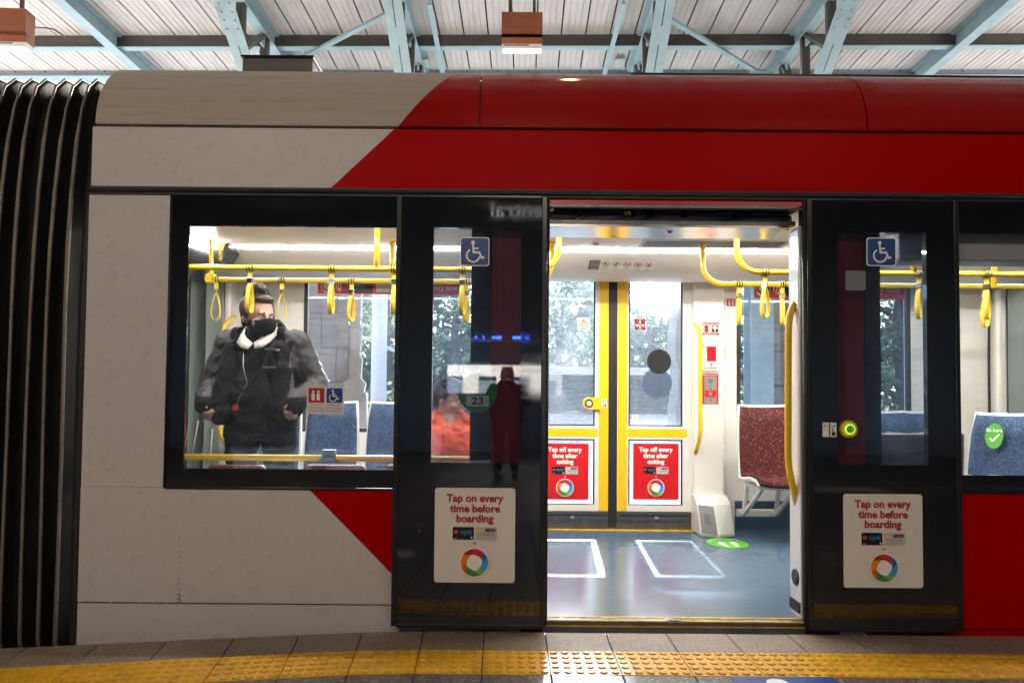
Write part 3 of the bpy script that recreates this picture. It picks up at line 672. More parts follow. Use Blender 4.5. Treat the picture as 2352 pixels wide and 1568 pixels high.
for s_ in (-1, 1): d.stroke([(s_ * 0.1 * br, 0.16 * br), (s_ * 0.24 * br, 0)], 0.06 * br, 'ink_white'); d.stroke([(s_ * 0.24 * br, 0), (s_ * 0.1 * br, -0.16 * br)], 0.06 * br, 'ink_white')
d.o = Vector((bx, YL - 0.0165, bz)); d.text('OPEN', 0, -0.84 * br, 0.24 * br, 'ink_black', width=0.5 * br)
mb.build('open_button', lfr)

# --- door opening: header with its mechanism, sill, inner linings
zr1, zr0 = UZ(1550, 458, YB), UZ(1550, 469, YB); zh = UZ(1545, 516, 3.42)
mb = MB(); mb.box(xo0, xo1, YB + 0.008, YB + 0.03, zr0, z_g0, 'red_trim'); mb.build('header_trim', tram)
mb = MB(); mb.box(xo0, xo1, 3.50, 3.52, zh, z_g0 - 0.002, 'dark_recess'); mb.box(xo0, xo1, YB + 0.03, 3.50, z_g0 - 0.03, z_g0 - 0.002, 'dark_recess')
mb.box(xo0, xo1, YB + 0.004, YB + 0.03, zr0 - 0.018, zr0 - 0.001, 'dark_metal')
mb.box(xo0, xo1, 3.42, 3.46, zh - 0.001, zh + 0.022, 'dark_metal'); mb.box(xo0, xo1, 3.465, 3.495, zh + 0.03, zh + 0.06, 'grey_metal')
pts = [(xo0 + 0.03 + (xo1 - xo0 - 0.06) * i / 24, 3.43, zh + 0.062 + 0.005 * math.sin(i * 1.1)) for i in range(25)]
mb.tube(pts, 0.008, 'black_rubber', 8)
for t in (0.13, 0.35, 0.42, 0.56, 0.77):
    x = xo0 + (xo1 - xo0) * t; mb.box(x - 0.016, x + 0.016, 3.41, 3.45, zh + 0.045, zh + 0.075 + 0.02 * (t > 0.5), 'black_frame'); mb.cyl((x, 3.41, zh + 0.085), (0, -1, 0), 0.006, 0.006, 'chrome', 10)
x = xo0 + (xo1 - xo0) * 0.33; mb.box(x - 0.02, x + 0.01, 3.405, 3.42, zh + 0.045, zh + 0.062, 'yellow_paint'); mb.cyl((xo0 + 0.02, 3.40, zh + 0.07), (1, 0, 0), 0.014, 0.02, 'chrome', 12)
mb.box(x - 0.2, x + 0.05, 3.44, 3.5, zh + 0.078, zh + 0.11, 'black_frame'); mb.tube([(x + .05, 3.42, zh + .06), (x + .1, 3.42, zh + .1), (x + .18, 3.42, zh + .11), (x + .3, 3.42, zh + .1)], 0.006, 'black_rubber', 8)
mb.build('door_mechanism', tram, bevel=0.002)
mb = MB(); mb.box(xo0, xo1 - 0.03, 3.42, 3.66, zh - 0.012, zh - 0.0012, 'brushed_aluminium'); x = UX(1541, 530, 3.5)
mb.ell((x, 3.52, zh - 0.012), (0.012, 0.012, 0.008), 'red_trim', 10, 6); mb.box(x - 0.02, x + 0.02, 3.515, 3.525, zh - 0.014, zh - 0.0122, 'chrome')
mb.build('header_panel', tram)
zs1 = 0.0
mb = MB(); mb.box(xo0 - 0.02, xo1 + 0.02, 3.335, 3.40, -0.06, -0.004, 'dark_metal')
for y0, y1, m in ((3.385, 3.402, 'sill_yellow'), (3.335, 3.344, 'sill_yellow')): mb.box(xo0, xo1, y0, y1, -0.004, 0.001, m)
for i in range(4): mb.box(xo0, xo1, 3.348 + i * 0.009, 3.353 + i * 0.009, -0.004, -0.001, 'grey_metal')
for px in (1290, 1545 - 10, 1660 + 5, 1820): mb.box(UX(px, 1430, 3.35) - 0.008, UX(px, 1430, 3.35) + 0.008, 3.345, 3.384, -0.001, 0.002, 'grey_metal')
mb.box(xo0 - 0.02, xo1 + 0.02, 3.330, 3.335, -0.028, -0.022, 'sill_yellow')
sill = mb.build('door_sill', tram, bevel=0.001)
mb = MB(); x = UX(1545, 1431, 3.36); mb.prism(rrect(x - 0.035, -0.0, x + 0.035, 0.012, 0.005), 3.322, 3.3279, 'ink_silver')
d = Draw(mb, (x, 3.322, 0.0), (1, 0, 0), (0, 0, 1), (0, -1, 0)); d.text('CAF', 0, 0.002, 0.011, 'ink_charcoal', bold=0.02, sx=1.6)
mb.build('maker_plate', sill)
# lining of the right-hand jamb with speaker
mb = MB(); mb.box(xo1 - 0.006, xo1 + 0.05, 3.36, 3.50, 0.0, zh - 0.014, 'seat_shell')
lin = mb.build('door_lining', tram, bevel=0.008)
mb = MB(); mb.box(xo1 - 0.009, xo1 - 0.0062, 3.375, 3.46, UZ(1830, 700, 3.4), zh - 0.03, 'brushed_aluminium'); mb.build('metal_plate', lin); mb = MB()
sx_, sz_ = xo1 - 0.0062, UZ(1835, 1325, 3.42)
mb.tube([(sx_, 3.425, sz_), (sx_ - 0.006, 3.425, sz_)], [0.042, 0.038], 'black_frame', 24); mb.build('speaker', lin); mb = MB(); mb.box(xo1 - 0.012, xo1 - 0.0062, 3.37, 3.49, UZ(1838, 1402, 3.42), UZ(1838, 1378, 3.42), 'black_rubber')
mb.build('rubber_stop', lin)
mb = MB(); mb.box(xo0 - 0.05, xo0 - 0.002, 3.37, 3.50, 0.0, zh - 0.014, 'seat_shell'); mb.build('door_lining', tram, bevel=0.008)

# --- floor, ceiling, coves, far wall
XE0, XE1 = -2.40, 4.08
mb = MB(); mb.box(XL, XR, 3.402, YF + 0.08, -0.06, 0.0, 'floor_vinyl'); mb.box(-4.2, XL, 3.75, 5.55, -0.06, -0.002, 'floor_vinyl'); mb.box(XR, 5.6, 3.75, 5.55, -0.06, -0.002, 'floor_vinyl')
mb.box(XL, XL + 0.01, YB + 0.03, YF, -0.3, -0.06, 'dark_recess')
floor = mb.build('floor', tram)
CE = 2.18
mb = MB(); mb.box(XE0, XE1, 3.66, 5.06, CE, CE + 0.02, 'interior_white')
g0, g1, g2, g3 = G(1465, 556, CE), G(1815, 556, CE), G(1530, 546, CE), G(1545, 562, CE)
ya, yb = 4.70, 4.86; xa_, xb_ = G(1480, 560, CE).x, G(1800, 560, CE).x
ceil_ = mb.build('ceiling', tram)
mb = MB(); mb.box(xa_ - 0.03, xb_ + 0.03, ya - 0.03, yb + 0.03, CE - 0.004, CE - 0.0005, 'interior_grey')
n = 60
for i in range(n): x = xa_ + (xb_ - xa_) * i / n; mb.box(x, x + (xb_ - xa_) / n * 0.5, ya, yb, CE - 0.006, CE - 0.0042, 'dark_recess')
mb.build('air_vent', ceil_)
mb = MB(); p = G(1376, 543, CE); mb.cyl((p.x, 4.78, CE), (0, 0, -1), 0.04, 0.008, 'lamp_white', 20); mb.cyl((p.x, 4.78, CE - 0.008), (0, 0, -1), 0.022, 0.006, 'dark_metal', 16); mb.build('smoke_sensor', ceil_)
for y in (4.10, 4.965):
    mb = MB(); mb.box(XE0 + 0.02, XE1, y, y + 0.045, CE - 0.004, CE - 0.0006, 'strip_light'); mb.build('light_strip', ceil_)
cove = [(5.03, 2.165), (5.07, 2.15), (5.17, 2.11), (5.28, 2.065), (5.36, 2.045), (5.45, 2.04), (5.58, 2.05), (5.75, 2.075)]
for f in (False, True):
    mb = MB(); pts = [(2 * YM - y, z) if f else (y, z) for y, z in cove]; end = (2 * YM - 5.76, CE + 0.03) if f else (5.76, CE + 0.03)
    ca_, cb_ = (XL + .02, XR - .02) if f else (XE0, XE1)
    mb.loft([[(ca_, y, z), (cb_, y, z)] for y, z in pts], 'interior_white', closed=False)
    y_, z_ = pts[0]; mb.face([(ca_, y_, z_), (cb_, y_, z_), (cb_, y_, CE), (ca_, y_, CE)], 'black_frame')
    cv = mb.build('cove', tram)
    if not f: cove_far = cv
# strip of rules on the cove
pA, pB = Vector((0, 5.07, 2.15)), Vector((0, 5.28, 2.065)); ay = (pA - pB).normalized(); nn = Vector((0, -0.085, -0.21)).normalized()
x0, x1 = UX(1353, 596, 5.17), UX(1503, 596, 5.17); o = Vector((x0, 0, 0)) + pB + ay * 0.045 + nn * 0.004; hh = 0.125; ww = x1 - x0
mb = MB(); mb.face([o, o + Vector((ww, 0, 0)), o + Vector((ww, 0, 0)) + ay * hh, o + ay * hh], 'ink_white')
d = Draw(mb, o, (1, 0, 0), ay, nn); d.rect(0, 0, ww * 0.165, hh, 'ink_charcoal')
for i, t in enumerate(('On-the-spot', 'fines up to', '$400 apply', 'if you do the', 'wrong thing', 'on light rail')): d.text(t, 0.012, hh * (0.82 - 0.145 * i), hh * 0.125, 'ink_white', 'l', 0.01, width=ww * 0.14)
for i, (a, b, c) in enumerate((('Remember', 'to tap on', 'Tap on with a valid card'), ('Valid', 'ticket', 'You must travel with a ticket'), ('No', 'smoking', 'No smoking on public transport'), ('No feet', 'on seats', 'Keep feet off seats'), ('No', 'alcohol', 'Drinking alcohol not permitted'))):
    cx = ww * (0.25 + 0.165 * i); r = hh * 0.24; m = 'ink_lime' if i < 2 else 'ink_red'
    d.ring(cx, hh * 0.68, r * 0.8, r, m)
    if i == 0: d.circ(cx, hh * 0.66, r * 0.4, 'ink_charcoal', 14); d.stroke([(cx - r * .5, hh * .75), (cx + r * .4, hh * .6)], r * .25, 'ink_charcoal')
    if i == 1: d.poly([(cx - r * .5, hh * .6), (cx + r * .1, hh * .82), (cx + r * .5, hh * .72), (cx - r * .1, hh * .5)], 'ink_charcoal')
    if i == 2: d.stroke([(cx - r * .6, hh * .66), (cx + r * .6, hh * .66)], r * .2, 'ink_charcoal')
    if i == 3: d.circ(cx, hh * .8, r * .16, 'ink_charcoal', 10); d.stroke([(cx - r * .2, hh * .62), (cx + r * .1, hh * .74)], r * .3, 'ink_charcoal'); d.stroke([(cx - r * .5, hh * .6), (cx + r * .5, hh * .6)], r * .2, 'ink_charcoal')
    if i == 4: d.rect(cx - r * .3, hh * .55, cx - r * .02, hh * .75, 'ink_charcoal'); d.rect(cx + r * .1, hh * .55, cx + r * .35, hh * .85, 'ink_charcoal')
    if i > 1: d.stroke([(cx - r * .6, hh * .68 + r * .6), (cx + r * .6, hh * .68 - r * .6)], r * .18, 'ink_red')
    d.text(a, cx, hh * .30, hh * .1, 'ink_charcoal', bold=0.01, width=ww * .13); d.text(b, cx, hh * .19, hh * .1, 'ink_charcoal', bold=0.01, width=ww * .13); d.text(c, cx, hh * .08, hh * .06, 'ink_charcoal', width=ww * .14)
mb.build('rules_sticker', cove_far)
# far wall with its door and window openings
xw0, xw1, xw2, xw3 = UX(700, 800, YF), UX(1136, 800, YF), UX(1695, 800, YF), UX(2088, 800, YF)
xd0f, xd1f = UX(1226, 800, YF), UX(1592, 800, YF); zw1, zw0 = UZ(1000, 637, YF), 0.80; zd1 = UZ(1408, 632, YF)
mb = MB()
def fhole(x, z): return (z < zd1 and xd0f < x < xd1f) or (zw0 < z < zw1 and (xw0 < x < xw1 or xw2 < x < xw3))
mb.gridwall([XE0, xw0, xw1, xd0f, xd1f, xw2, xw3, XE1], [0.0, zw0, zd1 if zd1 < zw1 else zw1, max(zd1, zw1), CE + 0.03], fhole, YF, YF + 0.08, 'interior_white')
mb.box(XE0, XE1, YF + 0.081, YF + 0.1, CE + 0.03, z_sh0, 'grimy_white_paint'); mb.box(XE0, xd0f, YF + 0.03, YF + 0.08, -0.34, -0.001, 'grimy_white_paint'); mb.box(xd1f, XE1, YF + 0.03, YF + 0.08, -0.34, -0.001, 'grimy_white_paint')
fw_ = mb.build('far_wall', tram)
mb = MB(); zbl = UZ(1760, 1150, YF); mb.box(xd1f + 0.35, XE1, YF - 0.006, YF - 0.001, 0, zbl, 'interior_blue'); mb.build('kick_panel', fw_); mb = MB(); mb.box(XE0, xd0f - 0.1, YF - 0.006, YF - 0.001, 0, zbl, 'interior_blue'); mb.build('kick_panel', fw_)
for a, b in ((xw0, xw1), (xw2, xw3)):
    mb = MB(); mb.frame((a - 0.012, b + 0.012, zw0 - 0.012, zw1 + 0.012), (a + 0.02, b - 0.02, zw0 + 0.02, zw1 - 0.02), YF - 0.004, YF + 0.03, 'black_rubber'); fr = mb.build('far_window', tram)
    mb = MB(); y = YF + 0.012; mb.face([(a + .02, y, zw0 + .02), (b - .02, y, zw0 + .02), (b - .02, y, zw1 - .02), (a + .02, y, zw1 - .02)], 'far_window_glass'); mb.build('pane', fr)
    def bar(d, w_, h_):
        badge(d, 0.06 * w_, 0.5 * h_, 0.36 * h_); 
        for i in range(3): d.ring(0.10 * w_, 0.5 * h_, h_ * (.22 + .14 * i), h_ * (.28 + .14 * i), 'ink_white', -35, 35, 8)
        d.rect(0.20 * w_, 0.1 * h_, 0.37 * w_, 0.9 * h_, 'ink_black', 0.006); d.text('opal', 0.28 * w_, 0.45 * h_, 0.4 * h_, 'ink_cyan', width=0.13 * w_)
        d.rect(0.39 * w_, 0.12 * h_, 0.54 * w_, 0.88 * h_, 'ink_silver', 0.006); d.text('Tap on every time', 0.77 * w_, 0.32 * h_, 0.42 * h_, 'ink_white', bold=0.015, width=0.40 * w_)
    rc = R(730, 641, 1075, 676, YF - 0.006) if a < 0 else R(1732, 643, 2078, 686, YF - 0.006)
    sticker('banner', fr, rc, YF - 0.006, 'ink_red', bar, 0)['label'] = 'red printed banner across the top of the window'
# far door leaves
YD = 5.74
zt_, zk1, zk0 = UZ(1500, 634, YD), UZ(1500, 1174, YD), 0.02
def far_leaf(ox0, ox1, gx0, gx1, sx0, sx1, hx0, hx1, prect):
    O = (UX(ox0, 800, YD), UX(ox1, 800, YD)); g = (UX(gx0, 800, YD), UX(gx1, 800, YD))
    zz = [UZ(1500, v, YD) for v in (642, 979, 1009, 1160)]
    mb = MB(); mb.gridwall([O[0], g[0], g[1], O[1]], [zk1, zz[3], zz[2], zz[1], zz[0], zt_], lambda x, z: g[0] < x < g[1] and (zz[1] < z < zz[0] or zz[3] < z < zz[2]), YD, YD + 0.04, 'interior_white')
    lf = mb.build('far_door_leaf', tram, bevel=0.004)
    for a, b in ((1, 0), (3, 2)):
        mb = MB(); mb.face([(g[0], YD + .02, zz[a]), (g[1], YD + .02, zz[a]), (g[1], YD + .02, zz[b]), (g[0], YD + .02, zz[b])], 'far_glass'); mb.build('pane', lf)
    mb = MB()
    for a, b in ((1, 0), (3, 2)): mb.frame((g[0] + .001, g[1] - .001, zz[a] + .001, zz[b] - .001), (g[0] + .012, g[1] - .012, zz[a] + .012, zz[b] - .012), YD + .004, YD + .019, 'black_rubber')
    mb.build('pane_gasket', lf)
    mb = MB(); mb.box(UX(sx0, 900, YD), UX(sx1, 900, YD), YD - .003, YD - .0003, zk1 + .002, zt_ - .002, 'yellow_stripe'); mb.box(UX(hx0, 994, YD), UX(hx1, 994, YD), YD - .0025, YD - .0003, UZ(1500, 1003, YD), UZ(1500, 985, YD), 'yellow_stripe'); mb.build('yellow_band', lf)
    mb = MB(); mb.box(O[0], O[1], YD - .012, YD + .04, 0.075, zk1 - .002, 'dark_metal'); mb.box(O[0], O[1], YD - .004, YD + .04, 0.0143, 0.073, 'dark_metal'); mb.box(O[0] + .02, O[1] - .02, YD - .016, YD - .0122, 0.11, 0.125, 'black_rubber')
    x = mean(*O); mb.box(x, x + .03, YD - .0135, YD - .0122, .09, .11, 'ink_silver'); mb.build('kick_rail', lf, bevel=0.002)
    sticker('poster', lf, R(*prect, YD + .015), YD + .018, 'ink_red', tap_poster(('Tap off every', 'time after', 'exiting'), 'ink_white', 'ink_white', 'ink_red'), 0.012)
    return lf
fl1 = far_leaf(1227, 1398, 1243, 1367, 1376, 1397, 1231, 1372, (1243, 1018, 1352, 1147))
fl2 = far_leaf(1418, 1590, 1444, 1568, 1419, 1440, 1441, 1578, (1454, 1018, 1559, 1147))
mb = MB(); mb.box(UX(1398, 800, YD) + .001, UX(1418, 800, YD) - .001, YD - .006, YD + .04, 0.0145, zt_, 'black_rubber'); mb.build('centre_seal', fl2, bevel=0.004)
mb = MB(); mb.box(xd0f, xd1f, YF - .05, YF + .04, 0.0005, 0.014, 'dark_metal'); mb.box(xd0f, xd1f, YF - .12, YF - .055, 0.0005, 0.003, 'sill_yellow'); mb.build('far_door_sill', tram)
def keepclear(d, w_, h_):
    d.poly([(0.28 * w_, 0.60 * h_), (0.72 * w_, 0.60 * h_), (0.5 * w_, 0.95 * h_)], 'ink_black'); d.poly([(0.34 * w_, 0.63 * h_), (0.66 * w_, 0.63 * h_), (0.5 * w_, 0.89 * h_)], 'ink_yellow'); d.rect(.48 * w_, .67 * h_, .52 * w_, .79 * h_, 'ink_black')
    for i, t in enumerate(('Keep clear', 'of moving', 'doors')): d.text(t, 0.5 * w_, (0.44 - 0.19 * i) * h_, 0.2 * h_, 'ink_black', bold=0.01, width=(0.86, .8, .5)[i] * w_)
sticker('sticker', fl1, R(1326, 730, 1355, 758, YD + .015), YD + .015, 'ink_paper', keepclear)['label'] = 'white sticker reading keep clear of moving doors'
def nohold(d, w_, h_):
    d.rect(.04 * w_, .04 * h_, .96 * w_, .96 * h_, 'ink_black'); d.rect(.42 * w_, .1 * h_, .58 * w_, .9 * h_, 'ink_silver'); d.circ(.28 * w_, .42 * h_, .15 * w_, 'ink_white', 16, .1 * h_); d.circ(.72 * w_, .42 * h_, .15 * w_, 'ink_white', 16, .1 * h_)
    d.ring(.5 * w_, .5 * h_, .36 * w_, .44 * w_, 'ink_red'); d.stroke([(.22 * w_, .78 * h_), (.78 * w_, .22 * h_)], .08 * w_, 'ink_red')
sticker('sticker', fl2, R(1456, 731, 1484, 759, YD + .015), YD + .015, 'ink_white', nohold, 0)['label'] = 'black square sticker with a red prohibition ring'
sticker('sticker', fl2, R(1452, 952, 1466, 968, YD + .015), YD + .015, 'ink_white', lambda d, w_, h_: d.text('F', .5 * w_, .45 * h_, .5 * h_, 'ink_black', bold=.02), 0)['label'] = 'small white sticker with a letter F'
c_, rr = U(1514, 830, YD + .015), 28 / F * YD
mb = MB(); mb.prism([(c_[0] + rr * math.cos(2 * PI * i / 36), c_[1] + rr * math.sin(2 * PI * i / 36)) for i in range(36)], YD + .0165, YD + .018, 'ink_dotgrey'); mb.build('round_decal', fl2)
c_ = U(1508, 880, YD + .03); rr = 35 / F * YD
mb = MB(); mb.prism([(c_[0] + rr * math.cos(2 * PI * i / 36), c_[1] + rr * math.sin(2 * PI * i / 36)) for i in range(36)], YD + .0225, YD + .024, 'ink_greybox'); mb.build('round_decal', fl2)
mb = MB(); c_ = U(1352, 926, YD); mb.cyl((c_[0], YD, c_[1]), (0, -1, 0), .052, .03, 'yellow_paint', 28, .048); mb.box(c_[0], UX(1380, 926, YD), YD - .03, YD, c_[1] - .05, c_[1] + .05, 'yellow_paint')
mb.cyl((c_[0], YD - .03, c_[1]), (0, -1, 0), .034, .004, 'black_frame', 24); mb.cyl((c_[0], YD - .034, c_[1]), (0, -1, 0), .024, .003, 'ink_silver', 24); mb.build('open_button', fl1)
sticker('sticker', fl1, R(1379, 917, 1394, 935, YD - .004), YD - .004, 'ink_white', arrows, 0)
# pillar beside the far door with emergency fittings
xp0, xp1 = UX(1593, 800, 5.70), UX(1664, 800, 5.70)
mb = MB(); mb.box(xp0, xp1, 5.70, YF - .001, 0.0, zd1 + .01, 'interior_white'); pil = mb.build('pillar', tram, bevel=0.015)
def plate(name, rect, Y, base, paint, parent=pil, r=.004): return sticker(name, parent, R(*rect, Y), Y, base, paint, r)
def reldr(d, w_, h_):
    d.rect(0, .8 * h_, w_, h_, 'ink_red'); d.rect(0, 0, w_, .14 * h_, 'ink_red'); d.text('EMERGENCY DOOR RELEASE', .5 * w_, .85 * h_, .13 * h_, 'ink_white', bold=.01, width=.92 * w_); d.text('Pull handle to open door', .5 * w_, .03 * h_, .09 * h_, 'ink_white', width=.8 * w_)
    d.rect(.14 * w_, .22 * h_, .34 * w_, .72 * h_, 'ink_black'); d.poly([(.17 * w_, .3 * h_), (.28 * w_, .3 * h_), (.32 * w_, .6 * h_), (.2 * w_, .6 * h_)], 'ink_red'); d.rect(.56 * w_, .22 * h_, .7 * w_, .72 * h_, 'ink_black'); d.rect(.78 * w_, .22 * h_, .92 * w_, .72 * h_, 'ink_black'); d.circ(.74 * w_, .56 * h_, .15 * w_, 'ink_white', 14, .1 * h_)
plate('sticker', (1613, 740, 1652, 769), 5.699, 'ink_silver', reldr)['label'] = 'emergency door release instruction sticker'
q = R(1613, 780, 1651, 852, 5.70); mb = MB(); mb.box(q[0], q[1], 5.688, 5.6995, q[2], q[3], 'seat_shell'); mx_ = (q[1] - q[0]); mz = (q[3] - q[2])
mb.frame((q[0] + .13 * mx_, q[1] - .1 * mx_, q[2] + .12 * mz, q[3] - .1 * mz), (q[0] + .24 * mx_, q[1] - .2 * mx_, q[2] + .3 * mz, q[3] - .22 * mz), 5.676, 5.688, 'interior_white'); mb.box(q[0] + .25 * mx_, q[1] - .21 * mx_, 5.680, 5.6879, q[2] + .31 * mz, q[3] - .23 * mz, 'red_trim')
mb.cyl((mean(q[0], q[1]), 5.676, q[2] + .2 * mz), (0, -1, 0), .009, .003, 'dark_metal', 12); mb.build('release_handle', pil, bevel=0.003)
def helpp(d, w_, h_):
    d.text('EMERGENCY HELP POINT', .5 * w_, .93 * h_, .05 * h_, 'ink_white', bold=.01, width=.94 * w_); d.rect(.12 * w_, .02 * h_, .88 * w_, .9 * h_, 'ink_grey', .006)
    for i in range(6): d.rect(.36 * w_, (.80 - .022 * i) * h_, .64 * w_, (.81 - .022 * i) * h_, 'ink_charcoal')
    d.circ(.5 * w_, .6 * h_, .04 * w_, 'ink_charcoal', 10); d.circ(.5 * w_, .5 * h_, .05 * w_, 'ink_charcoal', 10); d.rect(.16 * w_, .24 * h_, .84 * w_, .44 * h_, 'ink_red', .004); d.circ(.5 * w_, .34 * h_, .1 * w_, 'ink_white', 18); d.circ(.5 * w_, .34 * h_, .07 * w_, 'ink_crimson', 18); d.circ(.5 * w_, .14 * h_, .06 * w_, 'ink_charcoal', 10)
plate('help_point', (1613, 857, 1650, 928), 5.699, 'ink_red', helpp)
def court(d, w_, h_):
    d.rect(.12 * w_, .46 * h_, .88 * w_, .92 * h_, 'ink_red', .004)
    for cx in (.35, .65): d.circ(cx * w_, .8 * h_, .08 * w_, 'ink_white', 12); d.rect((cx - .09) * w_, .5 * h_, (cx + .09) * w_, .72 * h_, 'ink_white', .002)
    d.text('Courtesy seat', .5 * w_, .33 * h_, .08 * h_, 'ink_red', width=.8 * w_)
    for i, t in enumerate(('Please offer this', 'seat if someone', 'needs it more.')): d.text(t, .5 * w_, (.22 - .08 * i) * h_, .06 * h_, 'ink_charcoal', width=.75 * w_)
plate('sticker', (1666, 683, 1692, 720), YF - .001, 'ink_white', court, fw_)['label'] = 'courtesy seat sticker'
# bulge with loudspeaker grille at the foot of the pillar
A = [UX(1593, 1180, 5.66), UX(1684, 1180, 5.5)]; zt2 = UZ(1640, 1137, 5.62)
mb = MB()
foot = [(A[0], YF - .002), (A[0], 5.45), (UX(1652, 1200, 5.37), 5.37), (A[1], 5.45), (A[1] + .01, YF - .002)]
headp = [(A[0], YF - .002), (A[0], 5.66), (UX(1648, 1140, 5.60), 5.60), (A[1] - .01, 5.64), (A[1], YF - .002)]
mb.loft([[(x, y, 0.001) for x, y in foot], [(x, y, .03) for x, y in foot], [(x + .0 * (x - A[0]), y * .45 + y2 * .55, zt2 * .8) for (x, y), (x2, y2) in zip(foot, headp)], [(x, y, zt2) for x, y in headp]], 'seat_shell', smooth=False)
blg = mb.build('pillar_foot', tram, bevel=0.012)
p00, p10 = Vector((foot[1][0] + .01, foot[1][1] - .004, .035)), Vector((foot[2][0] - .015, foot[2][1] - .004, .035))
upv = Vector((0, (5.66 * .55 + 5.45 * .45) - 5.45, zt2 * .8 - .03)); upv2 = upv * .93
mb = MB(); nrm = (p10 - p00).cross(upv).normalized() * .004
mb.obox((p00 + p10) / 2 + upv2 / 2 + nrm * .5, (p10 - p00) / 2, upv2 / 2, nrm, 'grille_grey')
for i in range(9):
    for j in range(9):
        c = p00 + (p10 - p00) * (.32 + .045 * i) + upv2 * (.32 + .045 * j) + nrm * 1.6
        mb.obox(c, (p10 - p00) * .012, upv2 * .012, nrm * .1, 'dark_recess')
mb.build('speaker_grille', blg)
# floor sticker "Stand here"
c = G(1670, 1247, 0); ex = abs(G(1716, 1247, 0).x - c.x); ey = abs(G(1670, 1236, 0).y - c.y)
mb = MB(); mb.face([(c.x + ex * math.cos(2 * PI * i / 40), c.y + ey * math.sin(2 * PI * i / 40), .002) for i in range(40)], 'ink_footgreen')
d = Draw(mb, (c.x, c.y, .002), (1, 0, 0), (0, 1, 0), (0, 0, 1), .0006)
for s_ in (-1, 1): d.circ(s_ * .3 * ex, -.1 * ey, .17 * ex, 'ink_white', 18, .34 * ey); d.circ(s_ * .26 * ex, -.58 * ey, .12 * ex, 'ink_white', 16, .2 * ey)
for i, ch in enumerate('Stand here'):
    if ch == ' ': continue
    a = math.radians(148 - i * 116 / 9); px_, py_ = .78 * ex * math.cos(a), .70 * ey * math.sin(a); d.text(ch, px_, py_ - .05 * ey, .30 * ey, 'ink_white', bold=.01, sx=.9)
mb.build('floor_sticker', floor)

# --- gangway bellows outside, pleated curtain inside
def bell_loop(inset):
    """closed y-z loop of the gangway, inset from its outer line"""
    y0, z0 = 3.38 + inset, -0.27 + inset
    half = [(y0 + .25, z0), (y0 + .10, z0 + .015), (y0 + .03, z0 + .06), (y0, z0 + .14), (y0, .3), (y0, .8), (y0, 1.2), (y0 + .002, 1.5)]
    half += [(y0 + dy, z - inset * k_) for dy, z, k_ in ((.012, 1.8, 0), (.035, 2.1, 0), (.065, 2.35, .2), (.105, 2.55, .5), (.155, 2.68, .8), (.235, 2.755, 1), (.40, 2.79, 1), (.70, 2.80, 1))]
    return half + [(2 * YM - y, z) for y, z in reversed(half)]
def bellows(x_start, sign, n, pitch=.088, sk=0.0):
    mb = MB(); rings = []
    xs = []
    for i in range(n):
        x = x_start + sign * pitch * i + random.uniform(-.006, .006)
        for dx, ins in ((-.46, .085), (-.2, .05), (-.07, .012), (0, 0.0), (.07, .012), (.2, .05)):
            jit = random.uniform(-.004, .004)
            rings.append([(x + sk * (y - 3.38) + sign * dx * pitch + (.012 * math.sin(z * 3 + i) if ins > .03 else .004 * math.sin(z * 2.2 + i * 1.7)), y + jit * (ins > .03), z) for y, z in bell_loop(ins)])
        xs.append(x)
    mb.loft(rings, 'bellows_rubber', True, False)
    mb.face([(rings[-1][0][0], y, z) for x_, y, z in rings[-1]], 'dark_recess')
    for i, x in enumerate(xs):
        lp = bell_loop(-.004)[2:15]
        pts = [(x + sk * (y - 3.38) + .004 * math.sin(z * 2.2 + i * 1.7), y, z) for y, z in lp]
        mb.tube(pts, [.0085 if 0.2 < z < 1.7 else .0105 if z < 2.5 else .006 for y, z in lp], 'clamp_strip', 6)
    return mb.build('gangway_bellows', tram)
xb0 = UX(148, 800, 3.38)
bellows(xb0, -1, 22, sk=-.085); bellows(XR + .12, 1, 12)
mb = MB()
for x0_, x1_ in ((xb0 + .055, XL), (XR, XR + .06)):
    mb = MB(); mb.loft([[(x0_, y, z) for y, z in bell_loop(.01)], [(x0_ + .03, y, z) for y, z in bell_loop(-.012)], [(x1_, y, z) for y, z in bell_loop(-.012)]], 'black_rubber', True, False, False); mb.build('gangway_frame', tram)
mb = MB(); pts = []
for i in range(60):
    x = XE0 - 1.9 * i / 59; y = 5.54 + .07 * math.cos(i * PI / 2.0) + .01 * math.sin(i * 1.3); pts.append((x, y))
mb.loft([[(x, y, 0) for x, y in pts], [(x, y, 1.4) for x, y in pts], [(x, y - .01, 2.0) for x, y in pts], [(x, y - .2, 2.25) for x, y in pts]], 'curtain_green', closed=False, smooth=False)
mb.build('gangway_curtain', tram); mb = MB()
pts = [(XE1 + 1.9 * i / 59, 5.54 + .07 * math.cos(i * PI / 2.0) + .01 * math.sin(i * 1.3)) for i, (x, y) in enumerate(pts)]
mb.loft([[(x, y, 0) for x, y in pts], [(x, y, 1.4) for x, y in pts], [(x, y - .01, 2.0) for x, y in pts], [(x, y - .2, 2.25) for x, y in pts]], 'curtain_green', closed=False, smooth=False)
mb.build('gangway_curtain', tram)
mb = MB()
for (xa1, ya1), (xb1, yb1) in (((424, 1040), (435, 965)), ((438, 1060), (456, 965)), ((460, 1060), (478, 975)), ((482, 1060), (488, 985))):
    p, q = U(xa1, ya1, 5.5), U(xb1, yb1, 5.52); mb.tube([(p[0], 5.5, p[1]), (q[0], 5.52, q[1])], .006, 'interior_white', 6)
mb.build('curtain_rod', tram)
